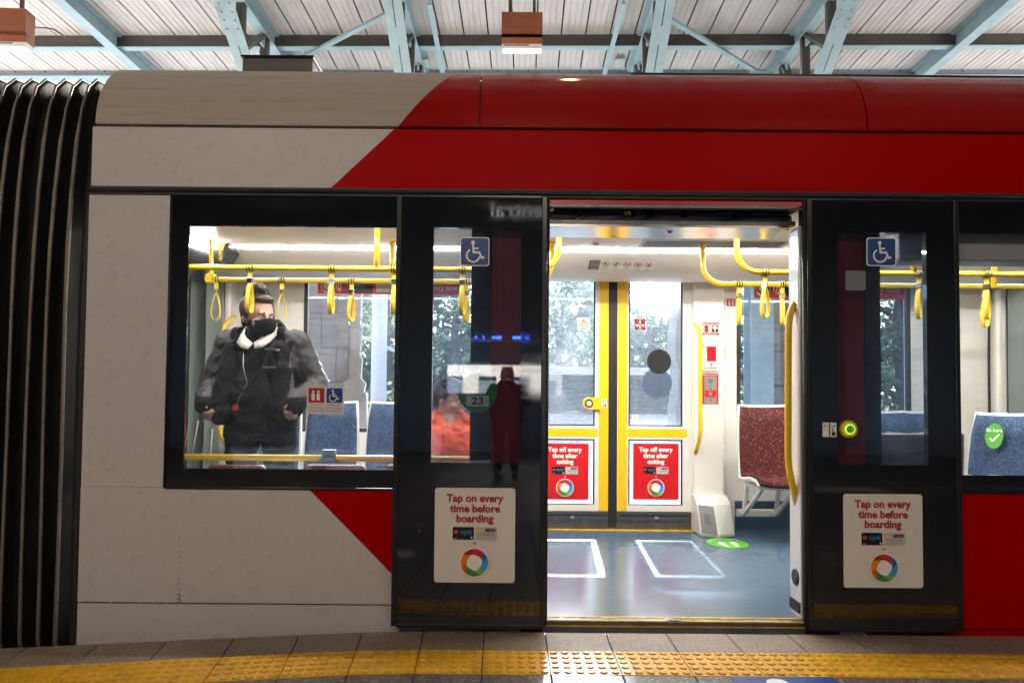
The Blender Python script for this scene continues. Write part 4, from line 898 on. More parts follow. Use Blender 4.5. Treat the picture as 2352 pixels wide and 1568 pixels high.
mb = MB(); mb.box(XE0 - .03, XE0 + .06, YF - .14, YF + .02, 0, CE, 'interior_white'); mb.build('gangway_portal', tram, bevel=0.03, seg=3); mb = MB(); mb.box(XE1 - .06, XE1 + .03, YF - .14, YF + .02, 0, CE, 'interior_white'); mb.build('gangway_portal', tram, bevel=0.03, seg=3)
# the neighbouring cars of the same tram, beyond both gangways
def car(x0, x1):
    mb = MB(); pr = [(3.34, -.34), (3.34, 2.40)] + [(3.34 + .5 * (1 - math.cos(t)), 2.40 + .46 * math.sin(t)) for t in [PI / 2 * i / 8 for i in range(1, 9)]]
    pr += [(2 * YM - y, z) for y, z in reversed(pr)]
    mb.loft([[(x0, y, z) for y, z in pr], [(x1, y, z) for y, z in pr]], 'white_paint', True, True)
    o = mb.build('car_body', tram)
    mb = MB(); mb.box(x0 + .5, x1 - .5, 3.332, 3.3395, z_f0, z_g0, 'black_frit'); mb.build('window_band', o)
car(-16, xb0 - .088 * 22 - .02); car(XR + .12 + .088 * 12 + .02, 17)
# information display with a bright spot by the gangway
p0, p1 = U(436, 532, 4.9), U(526, 600, 4.9)
mb = MB(); mb.prism([(p0[0], p1[1]), (p1[0] - .06, p1[1]), (p1[0], p1[1] + .1), (p1[0] - .04, p0[1] + .02), (p0[0], p0[1] + .02)], 4.9, 5.1, 'black_frame')
disp = mb.build('information_display', tram, bevel=.012)
mb = MB(); q = R(494, 556, 512, 574, 4.899)
for i in range(4): mb.box(q[0] + .006 * i, q[1] + .006 * i, 4.896, 4.8995, q[2] + (q[3] - q[2]) * i / 4, q[2] + (q[3] - q[2]) * (i + .6) / 4, 'led_orange')
mb.build('led_text', disp)
mb = MB(); q = R(438, 533, 500, 576, 4.89); mb.prism([(q[0], q[2] + .03), (q[1] - .06, q[2] - .01), (q[1], q[3] - .06), (q[1] - .05, q[3]), (q[0] + .05, q[3] - .02), (q[0], q[3] - .06)], 4.885, 4.899, 'spot_white'); mb.build('lamp_lens', disp, bevel=.004)

# --- handrails and grab poles
def arc3(c, r, a0, a1, n, y): return [(c[0] + r * math.cos(math.radians(a0 + (a1 - a0) * i / n)), y, c[1] + r * math.sin(math.radians(a0 + (a1 - a0) * i / n))) for i in range(n + 1)]
YN, YR = 4.30, 4.80
zrn, zrf = UZ(700, 616, YN), UZ(700, 644, YR)
def rail(y, z, x0, x1, up0=None, up1=None, r=.018, posts=()):
    mb = MB(); pts = []
    q = .14
    pts += ([(x0, y, CE)] + arc3((x0 + q, z + q), q, 180, 270, 8, y)) if up0 else [(x0, y, z)]
    pts += (arc3((x1 - q, z + q), q, 270, 360, 8, y) + [(x1, y, CE)]) if up1 else [(x1, y, z)]
    mb.tube(pts, r, 'yellow_paint', 14)
    for px in posts: mb.tube([(px, y, z), (px, y, CE)], r, 'yellow_paint', 14); mb.cyl((px, y, CE), (0, 0, -1), .03, .006, 'yellow_paint', 16)
    for e, u in ((x0, up0), (x1, up1)):
        if u: mb.cyl((e, y, CE), (0, 0, -1), .03, .006, 'yellow_paint', 16)
    return mb.build('handrail', tram)
rail(YN, zrn, -4.0, UX(1283, 560, YN), None, True, posts=(UX(866, 560, YN),))
rail(YR, zrf, UX(472, 642, YR), UX(1268, 580, YR), None, True, posts=(UX(901, 570, YR),))
rail(YN, zrn, UX(1692, 560, YN), 5.4, True, None, posts=(UX(2098, 590, YN),))
rail(YR, zrf, UX(1614, 580, YR), 5.4, True, None, posts=(UX(2283, 590, YR),))
mb = MB(); x = UX(485, 620, YR); mb.tube([(x, YR, zrf), (x, YR, zrf + .12), (x - .02, YR + .02, CE)], .014, 'yellow_paint', 10); mb.box(x - .03, x + .03, YR - .022, YR + .022, zrf - .025, zrf + .04, 'yellow_paint'); mb.build('rail_bracket', tram, bevel=.006)
def grab(pix, Y, r=.017):
    mb = MB(); P = [Vector((U(px, py, yy)[0], yy, U(px, py, yy)[1])) for px, py, yy in [(p[0], p[1], p[2] if len(p) > 2 else Y) for p in pix]]
    out = [P[0]]
    for i in range(1, len(P) - 1):                 # round the corners
        a, b, c = P[i - 1], P[i], P[i + 1]; l1 = min(.08, (b - a).length * .45); l2 = min(.08, (c - b).length * .45)
        s_, e_ = b + (a - b).normalized() * l1, b + (c - b).normalized() * l2
        for j in range(6): t = j / 5; out.append(s_ * (1 - t) ** 2 + b * 2 * t * (1 - t) + e_ * t * t)
    out.append(P[-1]); mb.tube(out, r, 'yellow_paint', 14)
    return mb.build('grab_pole', tram)
grab([(540, 728, 5.66), (512, 748, 5.5), (504, 800, 5.5), (504, 980, 5.5), (510, 1010, 5.5), (523, 1022, 5.66)], 5.5)
grab([(1826, 690, 3.44), (1811, 730, 3.40), (1810, 1060, 3.40), (1818, 1105, 3.40), (1832, 1160, 3.44)], 3.40, .017)
grab([(1596, 745, 5.70), (1608, 757, 5.60), (1609, 1000, 5.60), (1598, 1040, 5.70)], 5.6)
mb = MB(); zb = UZ(660, 1051, 3.47); mb.tube([(XL - .1, 3.47, zb), (UX(1085, 1055, 3.47), 3.47, zb)], .0165, 'yellow_paint', 14); lowrail = mb.build('lower_rail', tram)
mb = MB(); c = U(756, 1046, 3.47); rings = []
for i in range(9): t = i / 8; rings.append([(c[0] + (.062 - .028 * math.sin(t * PI / 2) ** .7) * math.cos(2 * PI * j / 20), 3.47 + .03 * math.sin(2 * PI * j / 20), c[1] - .028 + .058 * t) for j in range(20)])
mb.loft(rings, 'interior_blue'); mb.build('stop_button', lowrail)

# --- seats
def seat(kind, loc, rotz, rear='seat_shell', scale=1.0, label=None, bracket=True):
    prof = [(-.40, .395), (-.38, .42), (-.30, .425), (-.15, .405), (-.04, .405), (.01, .45), (.03, .56), (.05, .72), (.075, .90), (.10, 1.02)]
    wid = [.20, .215, .22, .22, .215, .215, .215, .213, .205, .19]
    def sheet(off, inset, m, i0, i1, mb, thick):
        rows_a, rows_b = [], []
        for i in range(i0, i1):
            y, z = prof[i]; a = prof[max(0, i - 1)]; b = prof[min(len(prof) - 1, i + 1)]
            tx, tz = b[0] - a[0], b[1] - a[1]; L = math.hypot(tx, tz); ny, nz_ = -tz / L, tx / L        # towards the sitter
            w_ = wid[i] - inset
            ra, rb = [], []
            for j in range(11):
                s_ = -1 + 2 * j / 10; bow = .035 * s_ * s_
                x = w_ * s_
                ra.append((x, y + ny * (off + bow + thick), z + nz_ * (off + bow + thick))); rb.append((x, y + ny * (off + bow), z + nz_ * (off + bow)))
            rows_a.append(ra); rows_b.append(rb)
        loop = lambda r: r[0] + list(reversed(r[1]))
        mb.loft([loop(r) for r in zip(rows_a, rows_b)], m)
    mb = MB(); sheet(0, 0, rear, 0, 10, mb, .028); 
    sh = mb.build('seat', tram, bevel=0, loc=loc, rotz=rotz); sh.scale = (scale,) * 3
    if label: sh['label'] = label
    mb = MB(); sheet(.027, .012, kind, 4, 10, mb, .018)
    # keep the white rim above the pad
    o = mb.build('back_pad', None); o.parent = sh; o.location = (0, -.002, -.022)
    mb = MB(); sheet(.027, .010, kind, 0, 5, mb, .022); o = mb.build('cushion', None); o.parent = sh
    if not bracket: return sh
    mb = MB()
    for x in (-.13, .13):
        for a, b in (((x, -.30, .39), (x, .10, .14)), ((x, .02, .39), (x, .10, .14)), ((x, .10, .14), (x, .20, .14)), ((x, -.32, .395), (x, .05, .395))): mb.bar(a, b, .03, .03, 'seat_shell', (1, 0, 0))
    mb.box(-.16, .16, .165, .205, .11, .17, 'seat_shell'); o = mb.build('bracket', None, bevel=.006); o.parent = sh
    return sh
for px in (770, 908, 1047, 640): seat('blue_moquette', (UX(px, 925, 5.50), 5.42, 0.02), 0)
seat('red_moquette', (UX(1745, 935, 5.55), 5.46, 0.02), 0, label='dark red speckled seat')
seat('red_moquette', (UX(1745, 935, 5.55) + .50, 5.46, 0.02), 0, label='dark red seat behind the door jamb')
for px in (2020, 2120): seat('blue_moquette', (UX(px, 970, 5.50), 5.44, -0.02), 0)
for px in (2022, 2102): seat('blue_moquette', (UX(px, 1000, 3.55), 3.52, -.115), PI, 'seat_shell_grey', label='grey seat back turned to the window', bracket=False)
st = seat('blue_moquette', (UX(2280, 1000, 4.6), 4.50, -.02), math.radians(-62), label='blue seat with a green sit here sticker')
seat('blue_moquette', (UX(2280, 1000, 4.6) + .36, 4.34, -.02), math.radians(-62))
mb = MB(); n_ = Vector((0, -1, .14)).normalized(); ay = Vector((0, .14, 1)).normalized(); o = Vector((-.05, -.012, .875))
mb.face([o + Vector((.055 * math.cos(2 * PI * i / 32), 0, 0)) + ay * .085 * math.sin(2 * PI * i / 32) for i in range(32)], 'ink_footgreen')
d = Draw(mb, o, (1, 0, 0), ay, n_); d.text('Sit here', 0, .028, .032, 'ink_white', bold=.02, width=.1); d.stroke([(-.025, -.015), (-.006, -.035)], .012, 'ink_white'); d.stroke([(-.009, -.036), (.03, .012)], .012, 'ink_white')
o = mb.build('seat_sticker', None); o.parent = st
for a, b in ((478, 606), (700, 838), (884, 1010)):
    q = R(a, 1067, b, 1200, 3.52); mb = MB(); mb.box(q[0], q[1], 3.47 + .03, 3.56, q[2], q[3], 'red_moquette'); mb.build('perch_pad', tram, bevel=.02, seg=3)

# ================================================================== PLATFORM
PZ = -0.03
edge_px = [(2352, 1452), (1852, 1448), (1400, 1444), (1150, 1443), (1000, 1444), (905, 1447), (700, 1455.5), (500, 1465), (180, 1479.5), (0, 1488)]
E = [G(px, py, PZ) for px, py in edge_px]
E = [Vector((9.0, E[0].y, PZ))] + E + [E[-1] + (E[-1] - E[-2]).normalized() * 6]
E = [Vector((p.x, min(p.y, 3.255), PZ)) for p in E]
# even out the straight right-hand part
yr = mean(*[p.y for p in E if p.x > 0.2]);
E = [Vector((p.x, yr if p.x > -0.3 else p.y, PZ)) for p in E]
def along(step):
    """points every `step` metres along the edge, with the direction into the platform"""
    pts = []; acc = 0.0; carry = 0.0
    for a, b in zip(E, E[1:]):
        L = (b - a).length; t = carry
        while t < L: pts.append(a + (b - a) * t / L); t += step
        carry = t - L
    return pts
S = along(.285)
off = (S[0].x - G(1143, 1470, PZ).x) % .285
S = [p for p in S]
nrm = []
for i, p in enumerate(S):
    a, b = S[max(0, i - 2)], S[min(len(S) - 1, i + 2)]; t = (b - a).normalized(); nrm.append(Vector((-t.y, t.x, 0)) if False else Vector((t.y, -t.x, 0)))
nrm = [n_ if n_.y < 0 else -n_ for n_ in nrm]
w1 = yr - G(1176, 1493, PZ).y; w2 = yr - G(1176, 1548, PZ).y
def row(mb, o0, o1, zt, m, gap=.0022, step=1):
    for i in range(0, len(S) - step, step):
        a, b = S[i], S[i + step]; na, nb = nrm[i], nrm[i + step]; g = (b - a).normalized() * gap
        q = [a + na * (o0 + gap) + g, b + nb * (o0 + gap) - g, b + nb * (o1 - gap) - g, a + na * (o1 - gap) + g]
        dz = random.uniform(-.0012, .0012)
        v = [(p.x, p.y, zt + dz) for p in q] + [(p.x, p.y, zt - .03) for p in q]
        mb.add(v, [(0, 3, 2, 1), (4, 5, 6, 7), (0, 1, 5, 4), (1, 2, 6, 5), (2, 3, 7, 6), (3, 0, 4, 7)], m)
mb = MB(); row(mb, 0, w1, PZ, 'granite')
for r_ in range(9): row(mb, w2 + .57 * r_ / 2 * 2 * .5, w2 + .57 * (r_ + 1) * .5, PZ, 'terrazzo')
struct(mb.build('platform_paving', None, bevel=.0025, seg=1))
mb = MB(); yb_ = min(p.y for p in S) - w2 - 2.4
q = [p + n_ * .004 for p, n_ in zip(S, nrm)]
mb.face([(p.x, p.y, PZ - .012) for p in q] + [(q[-1].x, -9.2, PZ - .012), (q[0].x, -9.2, PZ - .012)], 'grout')
mb.loft([[(p.x, p.y, PZ - .012) for p in q], [(p.x, p.y, -1.0) for p in q]], 'concrete', closed=False, smooth=False)
mb.face([(-14, -9.2, PZ - .006), (14, -9.2, PZ - .006), (14, .6, PZ - .006), (-14, .2, PZ - .006)], 'terrazzo')
struct(mb.build('platform', None))
mb = MB(); row(mb, w1, w2, PZ + .001, 'tactile')
dome = [(0.0165, 0), (.0145, .0035), (.0105, .0052)]
for i in range(len(S) - 1):
    a, b = S[i], S[i + 1]
    if abs(a.x) > 3.3: continue
    for u in range(6):
        for v in range(5):
            t = (u + .5) / 6; p = a.lerp(b, t) + nrm[i].lerp(nrm[i + 1], t) * (w1 + (w2 - w1) * (v + .5) / 5)
            mb.loft([[(p.x + r_ * math.cos(2 * PI * j / 12), p.y + r_ * math.sin(2 * PI * j / 12), PZ + .0012 + h_) for j in range(12)] for r_, h_ in dome], 'tactile')
tac = mb.build('tactile_paving', None); tag(tac, 'yellow strip of bumpy warning tiles running along the platform edge', 'tactile paving')
# blue wheelchair mat and green sticker on the platform
p = [G(1675, 1549, PZ), G(1905, 1549, PZ)]; y1 = min(p[0].y, yr - w2 - .004)
mb = MB(); xa_, xb_ = p[0].x, p[1].x; mb.box(xa_, xb_, y1 - .50, y1, PZ + .0005, PZ + .003, 'ink_blue')
d = Draw(mb, (xa_, y1 - .5, PZ + .003), (1, 0, 0), (0, 1, 0), (0, 0, 1), .0005); wheelchair(d, (xb_ - xa_) / 2, .235, .50, 'ink_white')
tag(mb.build('floor_sign', None), 'blue square mat with a white wheelchair symbol on the platform', 'floor sign')

# ================================================================== GROUND AND STREET BEYOND
mb = MB(); mb.face([(-300, 2.5, -.62), (300, 2.5, -.62), (300, 6.6, -.62), (-300, 6.6, -.62)], 'asphalt'); struct(mb.build('track_bed', None))
mb = MB(); mb.face([(-300, 6.6, -.40), (300, 6.6, -.40), (300, 400, -.40), (-300, 400, -.40)], 'concrete'); mb.face([(-300, 6.6, -.62), (300, 6.6, -.62), (300, 6.6, -.40), (-300, 6.6, -.40)], 'concrete'); struct(mb.build('road', None))
mb = MB(); mb.face([(-400, -300, -1.2), (400, -300, -1.2), (400, 500, -1.2), (-400, 500, -1.2)], 'asphalt'); struct(mb.build('ground', None))

# ================================================================== STATION CANOPY
ROT = -math.atan(.0204)
H0, SLOPE = 4.665, -.026                    # sheet height above the eye at the camera, fall per metre
roof = thing('station_canopy', 'pale corrugated canopy on light blue steel trusses above the tram', 'canopy', (0, 0, 0), None, ROT)
BASE[roof.name] = Vector((0, 0, 0))
zs = lambda y, h=H0: CAMZ + h + SLOPE * y
Y0, Y1 = -8.8, 8.98
mb = MB(); pitch = .295; nx = 50
for i in range(-nx, nx):
    x = i * pitch + .1; prof = []
    a, b = x + .008, x + pitch - .008
    cols = [(a, .012), (a + .002, 0)]
    for kx in (.25, .5, .75):
        c_ = a + (b - a) * kx; cols += [(c_ - .006, 0), (c_, .007 if kx != .5 else .007), (c_ + .006, 0)]
    cols += [(b - .002, 0), (b, .012)]
    for (xa_, za), (xb_, zb_) in zip(cols, cols[1:]):
        mb.face([(xa_, Y0, zs(Y0) + za), (xb_, Y0, zs(Y0) + zb_), (xb_, Y1, zs(Y1) + zb_), (xa_, Y1, zs(Y1) + za)], 'roof_panel')
mb.face([(-nx * pitch, Y0, zs(Y0) + .03), (nx * pitch, Y0, zs(Y0) + .03), (nx * pitch, Y1, zs(Y1) + .03), (-nx * pitch, Y1, zs(Y1) + .03)], 'roof_gap')
mb.build('roof_sheet', roof)
def lx(px, hr, py=80):      # local x of a member crossing picture height py at relative height hr
    Yv = hr / ((924 - py) / F - SLOPE); return (px - 1208) / F * Yv
H1 = H0 - .02               # undersides
HB = H0 * .865
def ibeam(mb, x, z_off, y0, y1, wf, h, m, plate=.012):
    mb.bar((x, y0, zs(y0) + z_off - h + plate / 2), (x, y1, zs(y1) + z_off - h + plate / 2), wf, plate, m)
    mb.bar((x, y0, zs(y0) + z_off - h / 2), (x, y1, zs(y1) + z_off - h / 2), plate, h - 2 * plate, m)
    mb.bar((x, y0, zs(y0) + z_off - plate / 2), (x, y1, zs(y1) + z_off - plate / 2), wf, plate, m)
# rafters and truss top chords
for px in (215, 2213):
    mb = MB(); ibeam(mb, lx(px, H0 - .17), -.02, Y0, Y1, .13, .20, 'steel_blue'); mb.build('rafter', roof)
def truss(pxb, pxt):
    """cantilever bracket: level top chord, bottom chord raking down away from the platform, dark web members"""
    xt = lx(pxt, H0 - .18)
    t = MB(); ibeam(t, xt, -.02, Y0, Y1, .12, .20, 'steel_blue'); tr = t.build('truss', roof)
    zb_ = lambda y: CAMZ + 4.0 - .70 * (y - 6.79)
    mb = MB(); ya_, yE = 6.15, 8.85; sd = (0, .57, .82)
    for s_ in (-1, 1):
        x = xt + s_ * .050
        mb.bar((x, ya_, zb_(ya_)), (x, yE, zb_(yE)), .090, .014, 'steel_blue', sd); mb.bar((xt + s_ * .013, ya_, zb_(ya_) + .06), (xt + s_ * .013, yE, zb_(yE) + .06), .012, .09, 'steel_blue', sd)
    y = ya_
    while y < yE - .5:                                   # packing pieces leave the long slots between the two angles
        mb.bar((xt, y, zb_(y)), (xt, y + .16, zb_(y + .16)), .0095, .0138, 'steel_blue', sd); y += .40
    if abs(xt) > 2: mb.bar((xt, 6.5, zb_(6.5) - .013), (xt, 6.98, zb_(6.98) - .013), .20, .010, 'steel_blue', sd)
    for i in range(6 if abs(xt) > 2 else 0):
        for s_ in (-1, 1): q = 6.95 - .07 * i; mb.ell((xt + s_ * .055, q, zb_(q) - .022), (.015, .015, .010), 'steel_blue', 8, 4)
    mb.build('bottom_chord', tr)
    tz = lambda y: zs(y) - .20
    for y in (7.16, 7.83, 8.50):
        mb = MB()
        for s_ in (-1, 1): mb.bar((xt + s_ * .025, y, zb_(y) + .04), (xt + s_ * .025, y, tz(y)), .044, .06, 'steel_grey', (0, 1, 0))
        mb.build('post', tr)
    for y in (7.83, 8.50):
        mb = MB()
        for s_ in (-1, 1): mb.bar((xt + s_ * .022, y - .02, tz(y) + .02), (xt + s_ * .022, y - .64, zb_(y - .64) + .05), .036, .05, 'steel_grey', (1, 0, 0))
        mb.build('diagonal', tr)
        mb = MB(); mb.box(xt - .012, xt + .012, y - .13, y + .10, tz(y) - .14, tz(y) + .01, 'steel_blue')
        for dy in (-.07, .04): mb.cyl((xt - .012, y + dy, tz(y) - .05), (-1, 0, 0), .014, .01, 'steel_blue', 8); mb.cyl((xt + .012, y + dy, tz(y) - .05), (1, 0, 0), .014, .01, 'steel_blue', 8)
        mb.build('gusset', tr)
    return tr
for a, b in ((507, 597), (905, 936), (1514, 1478), (1918, 1838)): truss(a, b)
for y in (8.12, 7.0, 5.8, 4.4, 3.0, 1.6):
    mb = MB(); z = zs(y) - .012
    mb.box(-nx * pitch, nx * pitch, y, y + .012, z - .15, z, 'steel_grey'); mb.box(-nx * pitch, nx * pitch, y - .03, y + .06, z - .162, z - .1505, 'steel_blue'); mb.build('purlin', roof)
mb = MB(); y = Y1 + .02; z = UZ(1176, 152, y); zb_ = UZ(1176, 174, y)
mb.box(-nx * pitch, nx * pitch, y, y + .02, zb_, zs(y) + .1, 'steel_fascia'); mb.box(-nx * pitch, nx * pitch, y - .03, y + .06, zb_ - .014, zb_ - .0005, 'steel_blue')
for i in range(-nx, nx): mb.cyl((i * .41, y, zb_ + .06), (0, -1, 0), .012, .006, 'steel_grey', 8)
mb.build('edge_beam', roof)
mb = MB(); y = Y1 + .6; z = UZ(1176, 181, y); mb.box(-nx * pitch, nx * pitch, y, y + .02, z - .10, z, 'steel_blue'); mb.box(-nx * pitch, nx * pitch, y - .06, y + .08, z + .0005, z + .013, 'steel_blue')
for i in range(-20, 20): mb.bar((i * .7, Y1 + .05, zb_ + .1), (i * .7 + .05, y, z - .05), .05, .05, 'steel_blue', (1, 0, 0))
mb.build('gutter_beam', roof)
for (a0, b0), (a1, b1) in (((868, 22), (655, 134)), ((1545, 38), (1752, 166)), ((976, 0), (1008, 158)), ((1428, 0), (1385, 160))):
    h = H0 - .20; pt = []
    for px, py in ((a0, b0), (a1, b1)):
        Yv = h / ((924 - py) / F - SLOPE); pt.append(Vector(((px - 1208) / F * Yv, Yv, CAMZ + h + SLOPE * Yv)))
    e = (pt[1] - pt[0]) * .12
    mb = MB(); mb.bar(pt[0] - e * .3, pt[1] + e, .055, .012, 'steel_blue', (0, 0, 1)); mb.bar(pt[0] - e * .3 + Vector((0, .02, .035)), pt[1] + e + Vector((0, .02, .035)), .012, .05, 'steel_blue', (0, 0, 1)); mb.build('wind_brace', roof)
for px, py in ((964, 140), (1420, 140)):
    Yv = (H0 - .1) / ((924 - py) / F - SLOPE); x = (px - 1208) / F * Yv
    mb = MB(); mb.box(x - .06, x + .06, Yv - .08, Yv + .14, zs(Yv) - .06, zs(Yv) - .045, 'foil'); mb.build('flashing', roof)
# floodlights under the canopy
def floodlight(px0, px1, py0, py1, Yv, label, rot=0):
    x0, x1, z0, z1 = R(px0, py0, px1, py1, Yv)
    w_ = x1 - x0; h_ = z1 - z0; cx = (x0 + x1) / 2
    t = thing('floodlight', label, 'floodlight', (cx, Yv, z1), 'brown floodlights under the canopy', rot, False)
    mb = MB(); hw = w_ / 2
    prof_ = [(0, 0), (0, -.36 * h_ / .5), (-.0, -h_ * .62), (.03, -h_ * .86), (.15, -h_ * .86), (.15, 0)]
    mb.loft([[(-hw, y, z) for y, z in prof_], [(hw, y, z) for y, z in prof_]], 'lamp_brown', True, True, False)
    mb.box(-hw, hw, -.003, 0.001, -h_ * .44, -h_ * .432, 'steel_grey')
    b = mb.build('housing', None, bevel=.006); b.parent = t
    mb = MB(); mb.box(-hw + .004, hw - .004, (.028), .14, -h_ * .99, -h_ * .862, 'lamp_white')
    for i in range(5):
        for j in range(2): mb.box(hw - .09 + .013 * i, hw - .083 + .013 * i, .0268, .028, -h_ * (.90 + .035 * j), -h_ * (.895 + .035 * j), 'dark_metal')
    o = mb.build('diffuser_tray', None, bevel=.003); o.parent = t
    mb = MB(); mb.box(-hw + .02, hw - .13, .0262, .028, -h_ * .97, -h_ * .885, 'lamp_white'); mb.box(-hw + .02, hw - .13, .025, .0262, -h_ * .925, -h_ * .885, 'grey_metal'); o = mb.build('lens', None); o.parent = t
    ztop = zs(Yv)
    mb = MB()
    for x in (-hw * .6, hw * .6): mb.bar((x, .08, 0), (x, .08, ztop - z1 - .02), .03, .03, 'steel_grey', (1, 0, 0))
    o = mb.build('hanger', None); o.parent = t
floodlight(1152, 1246, 28, 109, 6.7, 'brown floodlight hanging under the middle of the canopy')
floodlight(-46, 56, 18, 104, 6.7, 'brown floodlight cut off at the upper corner with a small camera beside it', math.radians(3))
t = thing('cctv_camera', 'small round sensor on a thin bent conduit beside the corner floodlight', 'sensor', (0, 0, 0), None, 0, False)
p = U(76, 62, 7.6); t.location = (p[0], 7.6, p[1])
mb = MB(); mb.cyl((0, 0, 0), (0, -1, 0), .03, .05, 'lamp_brown', 16); o = mb.build('body', None); o.parent = t
mb = MB(); mb.tube([(.03, 0, -.01), (.12, 0, -.01), (.16, .1, .03), (.17, .5, .07)], .008, 'steel_grey', 8); o = mb.build('conduit', None); o.parent = t
# warm lamps: long battens over the platform behind the camera, and one round lamp over the tram mirrored in its red roof
mat('lamp_glow', (1, .8, .5), .5, emit=(1.0, .74, .46), estr=1.6); mat('round_glow', (1, .8, .5), .5, emit=(1.0, .66, .30), estr=22.0)
for i, (x, y) in enumerate(((-3.6, -3.6), (.2, -4.6), (4.0, -3.6))):
    t = thing('batten_lamp', ('long warm lamp over the gangway end of the platform', 'long warm lamp over the middle of the platform', 'long warm lamp over the far end of the platform')[i], 'lamp', (x, y, 5.1), 'warm batten lamps over the platform', 0, False)
    mb = MB(); mb.box(-.8, .8, -.07, .07, 0, .06, 'steel_grey'); o = mb.build('housing', None, bevel=.01); o.parent = t
    mb = MB()
    for q in (-.6, .6): mb.tube([(q, 0, .06), (q, 0, zs(y) - 5.11)], .01, 'steel_grey', 8)
    o = mb.build('hanger', None); o.parent = t
    mb = MB(); mb.tube([(-.75, 0, -.02), (.75, 0, -.02)], .025, 'lamp_glow', 10); o = mb.build('tube', None); o.parent = t
    ld = bpy.data.lights.new('lamp_light', 'AREA'); ld.shape = 'RECTANGLE'; ld.size = 1.5; ld.size_y = .4; ld.energy = (15, 11, 5.5)[i]; ld.color = (1.0, .82, .64)
    lo = bpy.data.objects.new('lamp_light', ld); COL.objects.link(lo); lo.parent = t; lo.location = (0, .02, -.06); lo.rotation_euler = (math.radians(40), 0, 0)
t = thing('round_lamp', 'small round warm lamp over the tram mirrored in the red roof shroud', 'lamp', (.46, 4.35, 4.9), None, 0, False)
mb = MB(); mb.cyl((0, 0, 0), (0, 0, 1), .12, .08, 'steel_grey', 24, .05); mb.tube([(0, 0, .08), (0, 0, zs(4.35) - 4.91)], .012, 'steel_grey', 8); o = mb.build('shade', None); o.parent = t
mb = MB(); mb.cyl((0, 0, -.015), (0, 0, 1), .05, .014, 'round_glow', 20); o = mb.build('bulb', None); o.parent = t

# ================================================================== BEHIND THE CAMERA (seen only as reflections)
WB = -8.4
mb = MB(); mb.gridwall([-14, -1.45, 1.5, 14], [-1.0, 1.24, 1.88, 6.2], lambda x, z: 1.24 < z < 1.88 and -1.45 < x < 1.5, WB - .4, WB, 'back_brick')
for x in (-11, -8, -5, 4.2, 7.2, 10.2): mb.box(x, x + .5, WB, WB + .15, -.03, 5.2, 'back_brick')
for x in (-14, 13.7): mb.box(x, x + .3, WB + .001, 2.6, -.03, 6.2, 'back_brick')  # unseen end walls added to block skylight from both sides
tag(mb.build('station_wall', None), 'blue grey station wall with one wide bright opening facing the tram', 'wall')
mb = MB(); mb.face([(-60, -60, -.05), (60, -60, -.05), (60, WB - .4, -.05), (-60, WB - .4, -.05)], 'concrete'); struct(mb.build('pavement', None))
mb = MB(); xs_ = [-9 + 1.5 * i for i in range(13)]; mb.gridwall(sorted(xs_ + [x + .8 for x in xs_]), [-.05, .9, 2.2, 3.6, 5.0, 6.2, 7.5, 9], lambda x, z: any(a < x < a + .8 for a in xs_) and (.9 < z < 2.2 or 3.6 < z < 5.0 or 6.2 < z < 7.5), -24.3, -24, 'pale_render'); mb.box(-9, 9, -24.6, -24.35, -.05, 9, 'back_brick')
tag(mb.build('building', None), 'pale sunlit building added to brighten the opening mirrored in the door leaf', 'building')  # added facade that catches the sun, so the mirrored opening turns white
t = thing('light_bar', 'row of blue lamps mirrored in the left door leaf', 'lamp', (-.15, -4.2, 2.06), None, 0, False)
mb = MB(); mb.box(-.5, .6, -.05, .05, -.04, .05, 'black_frame'); mb.tube([(0, 0, .05), (0, 0, zs(-4.2) - 2.1)], .015, 'steel_grey', 8); o = mb.build('housing', None); o.parent = t
for x, w_ in ((-.42, .03), (-.30, .02), (-.14, .05), (-.06, .08), (.22, .13), (.38, .03)):
    mb = MB(); mb.box(x - w_ / 2, x + w_ / 2, .05, .062, -.02, .02, 'led_blue'); o = mb.build('lamp', None); o.parent = t
t = thing('station_sign', 'hanging station name sign reading Central mirrored in the door leaf', 'sign', (0, -3.0, 3.4), None, 0, False)
Dv = 3.25 + 6.25; xa_ = UX(1116, 487, Dv); hgt = .24; zz = UZ(1180, 500, Dv)
t.location = (xa_ + .55, -3.0, zz)
mb = MB(); mb.box(-.78, .78, -.03, .03, -.12, .34, 'black_frame')
d = Draw(mb, (0, .03, 0), (-1, 0, 0), (0, 0, 1), (0, 1, 0), .002); d.text('Central', 0, 0, .32, 'sign_glow_white', width=1.15)
o = mb.build('panel', None); o.parent = t
mb = MB()
for x in (-.6, .6): mb.tube([(x, 0, .34), (x, 0, zs(-3) - zz)], .012, 'steel_grey', 8)
o = mb.build('hanger', None); o.parent = t

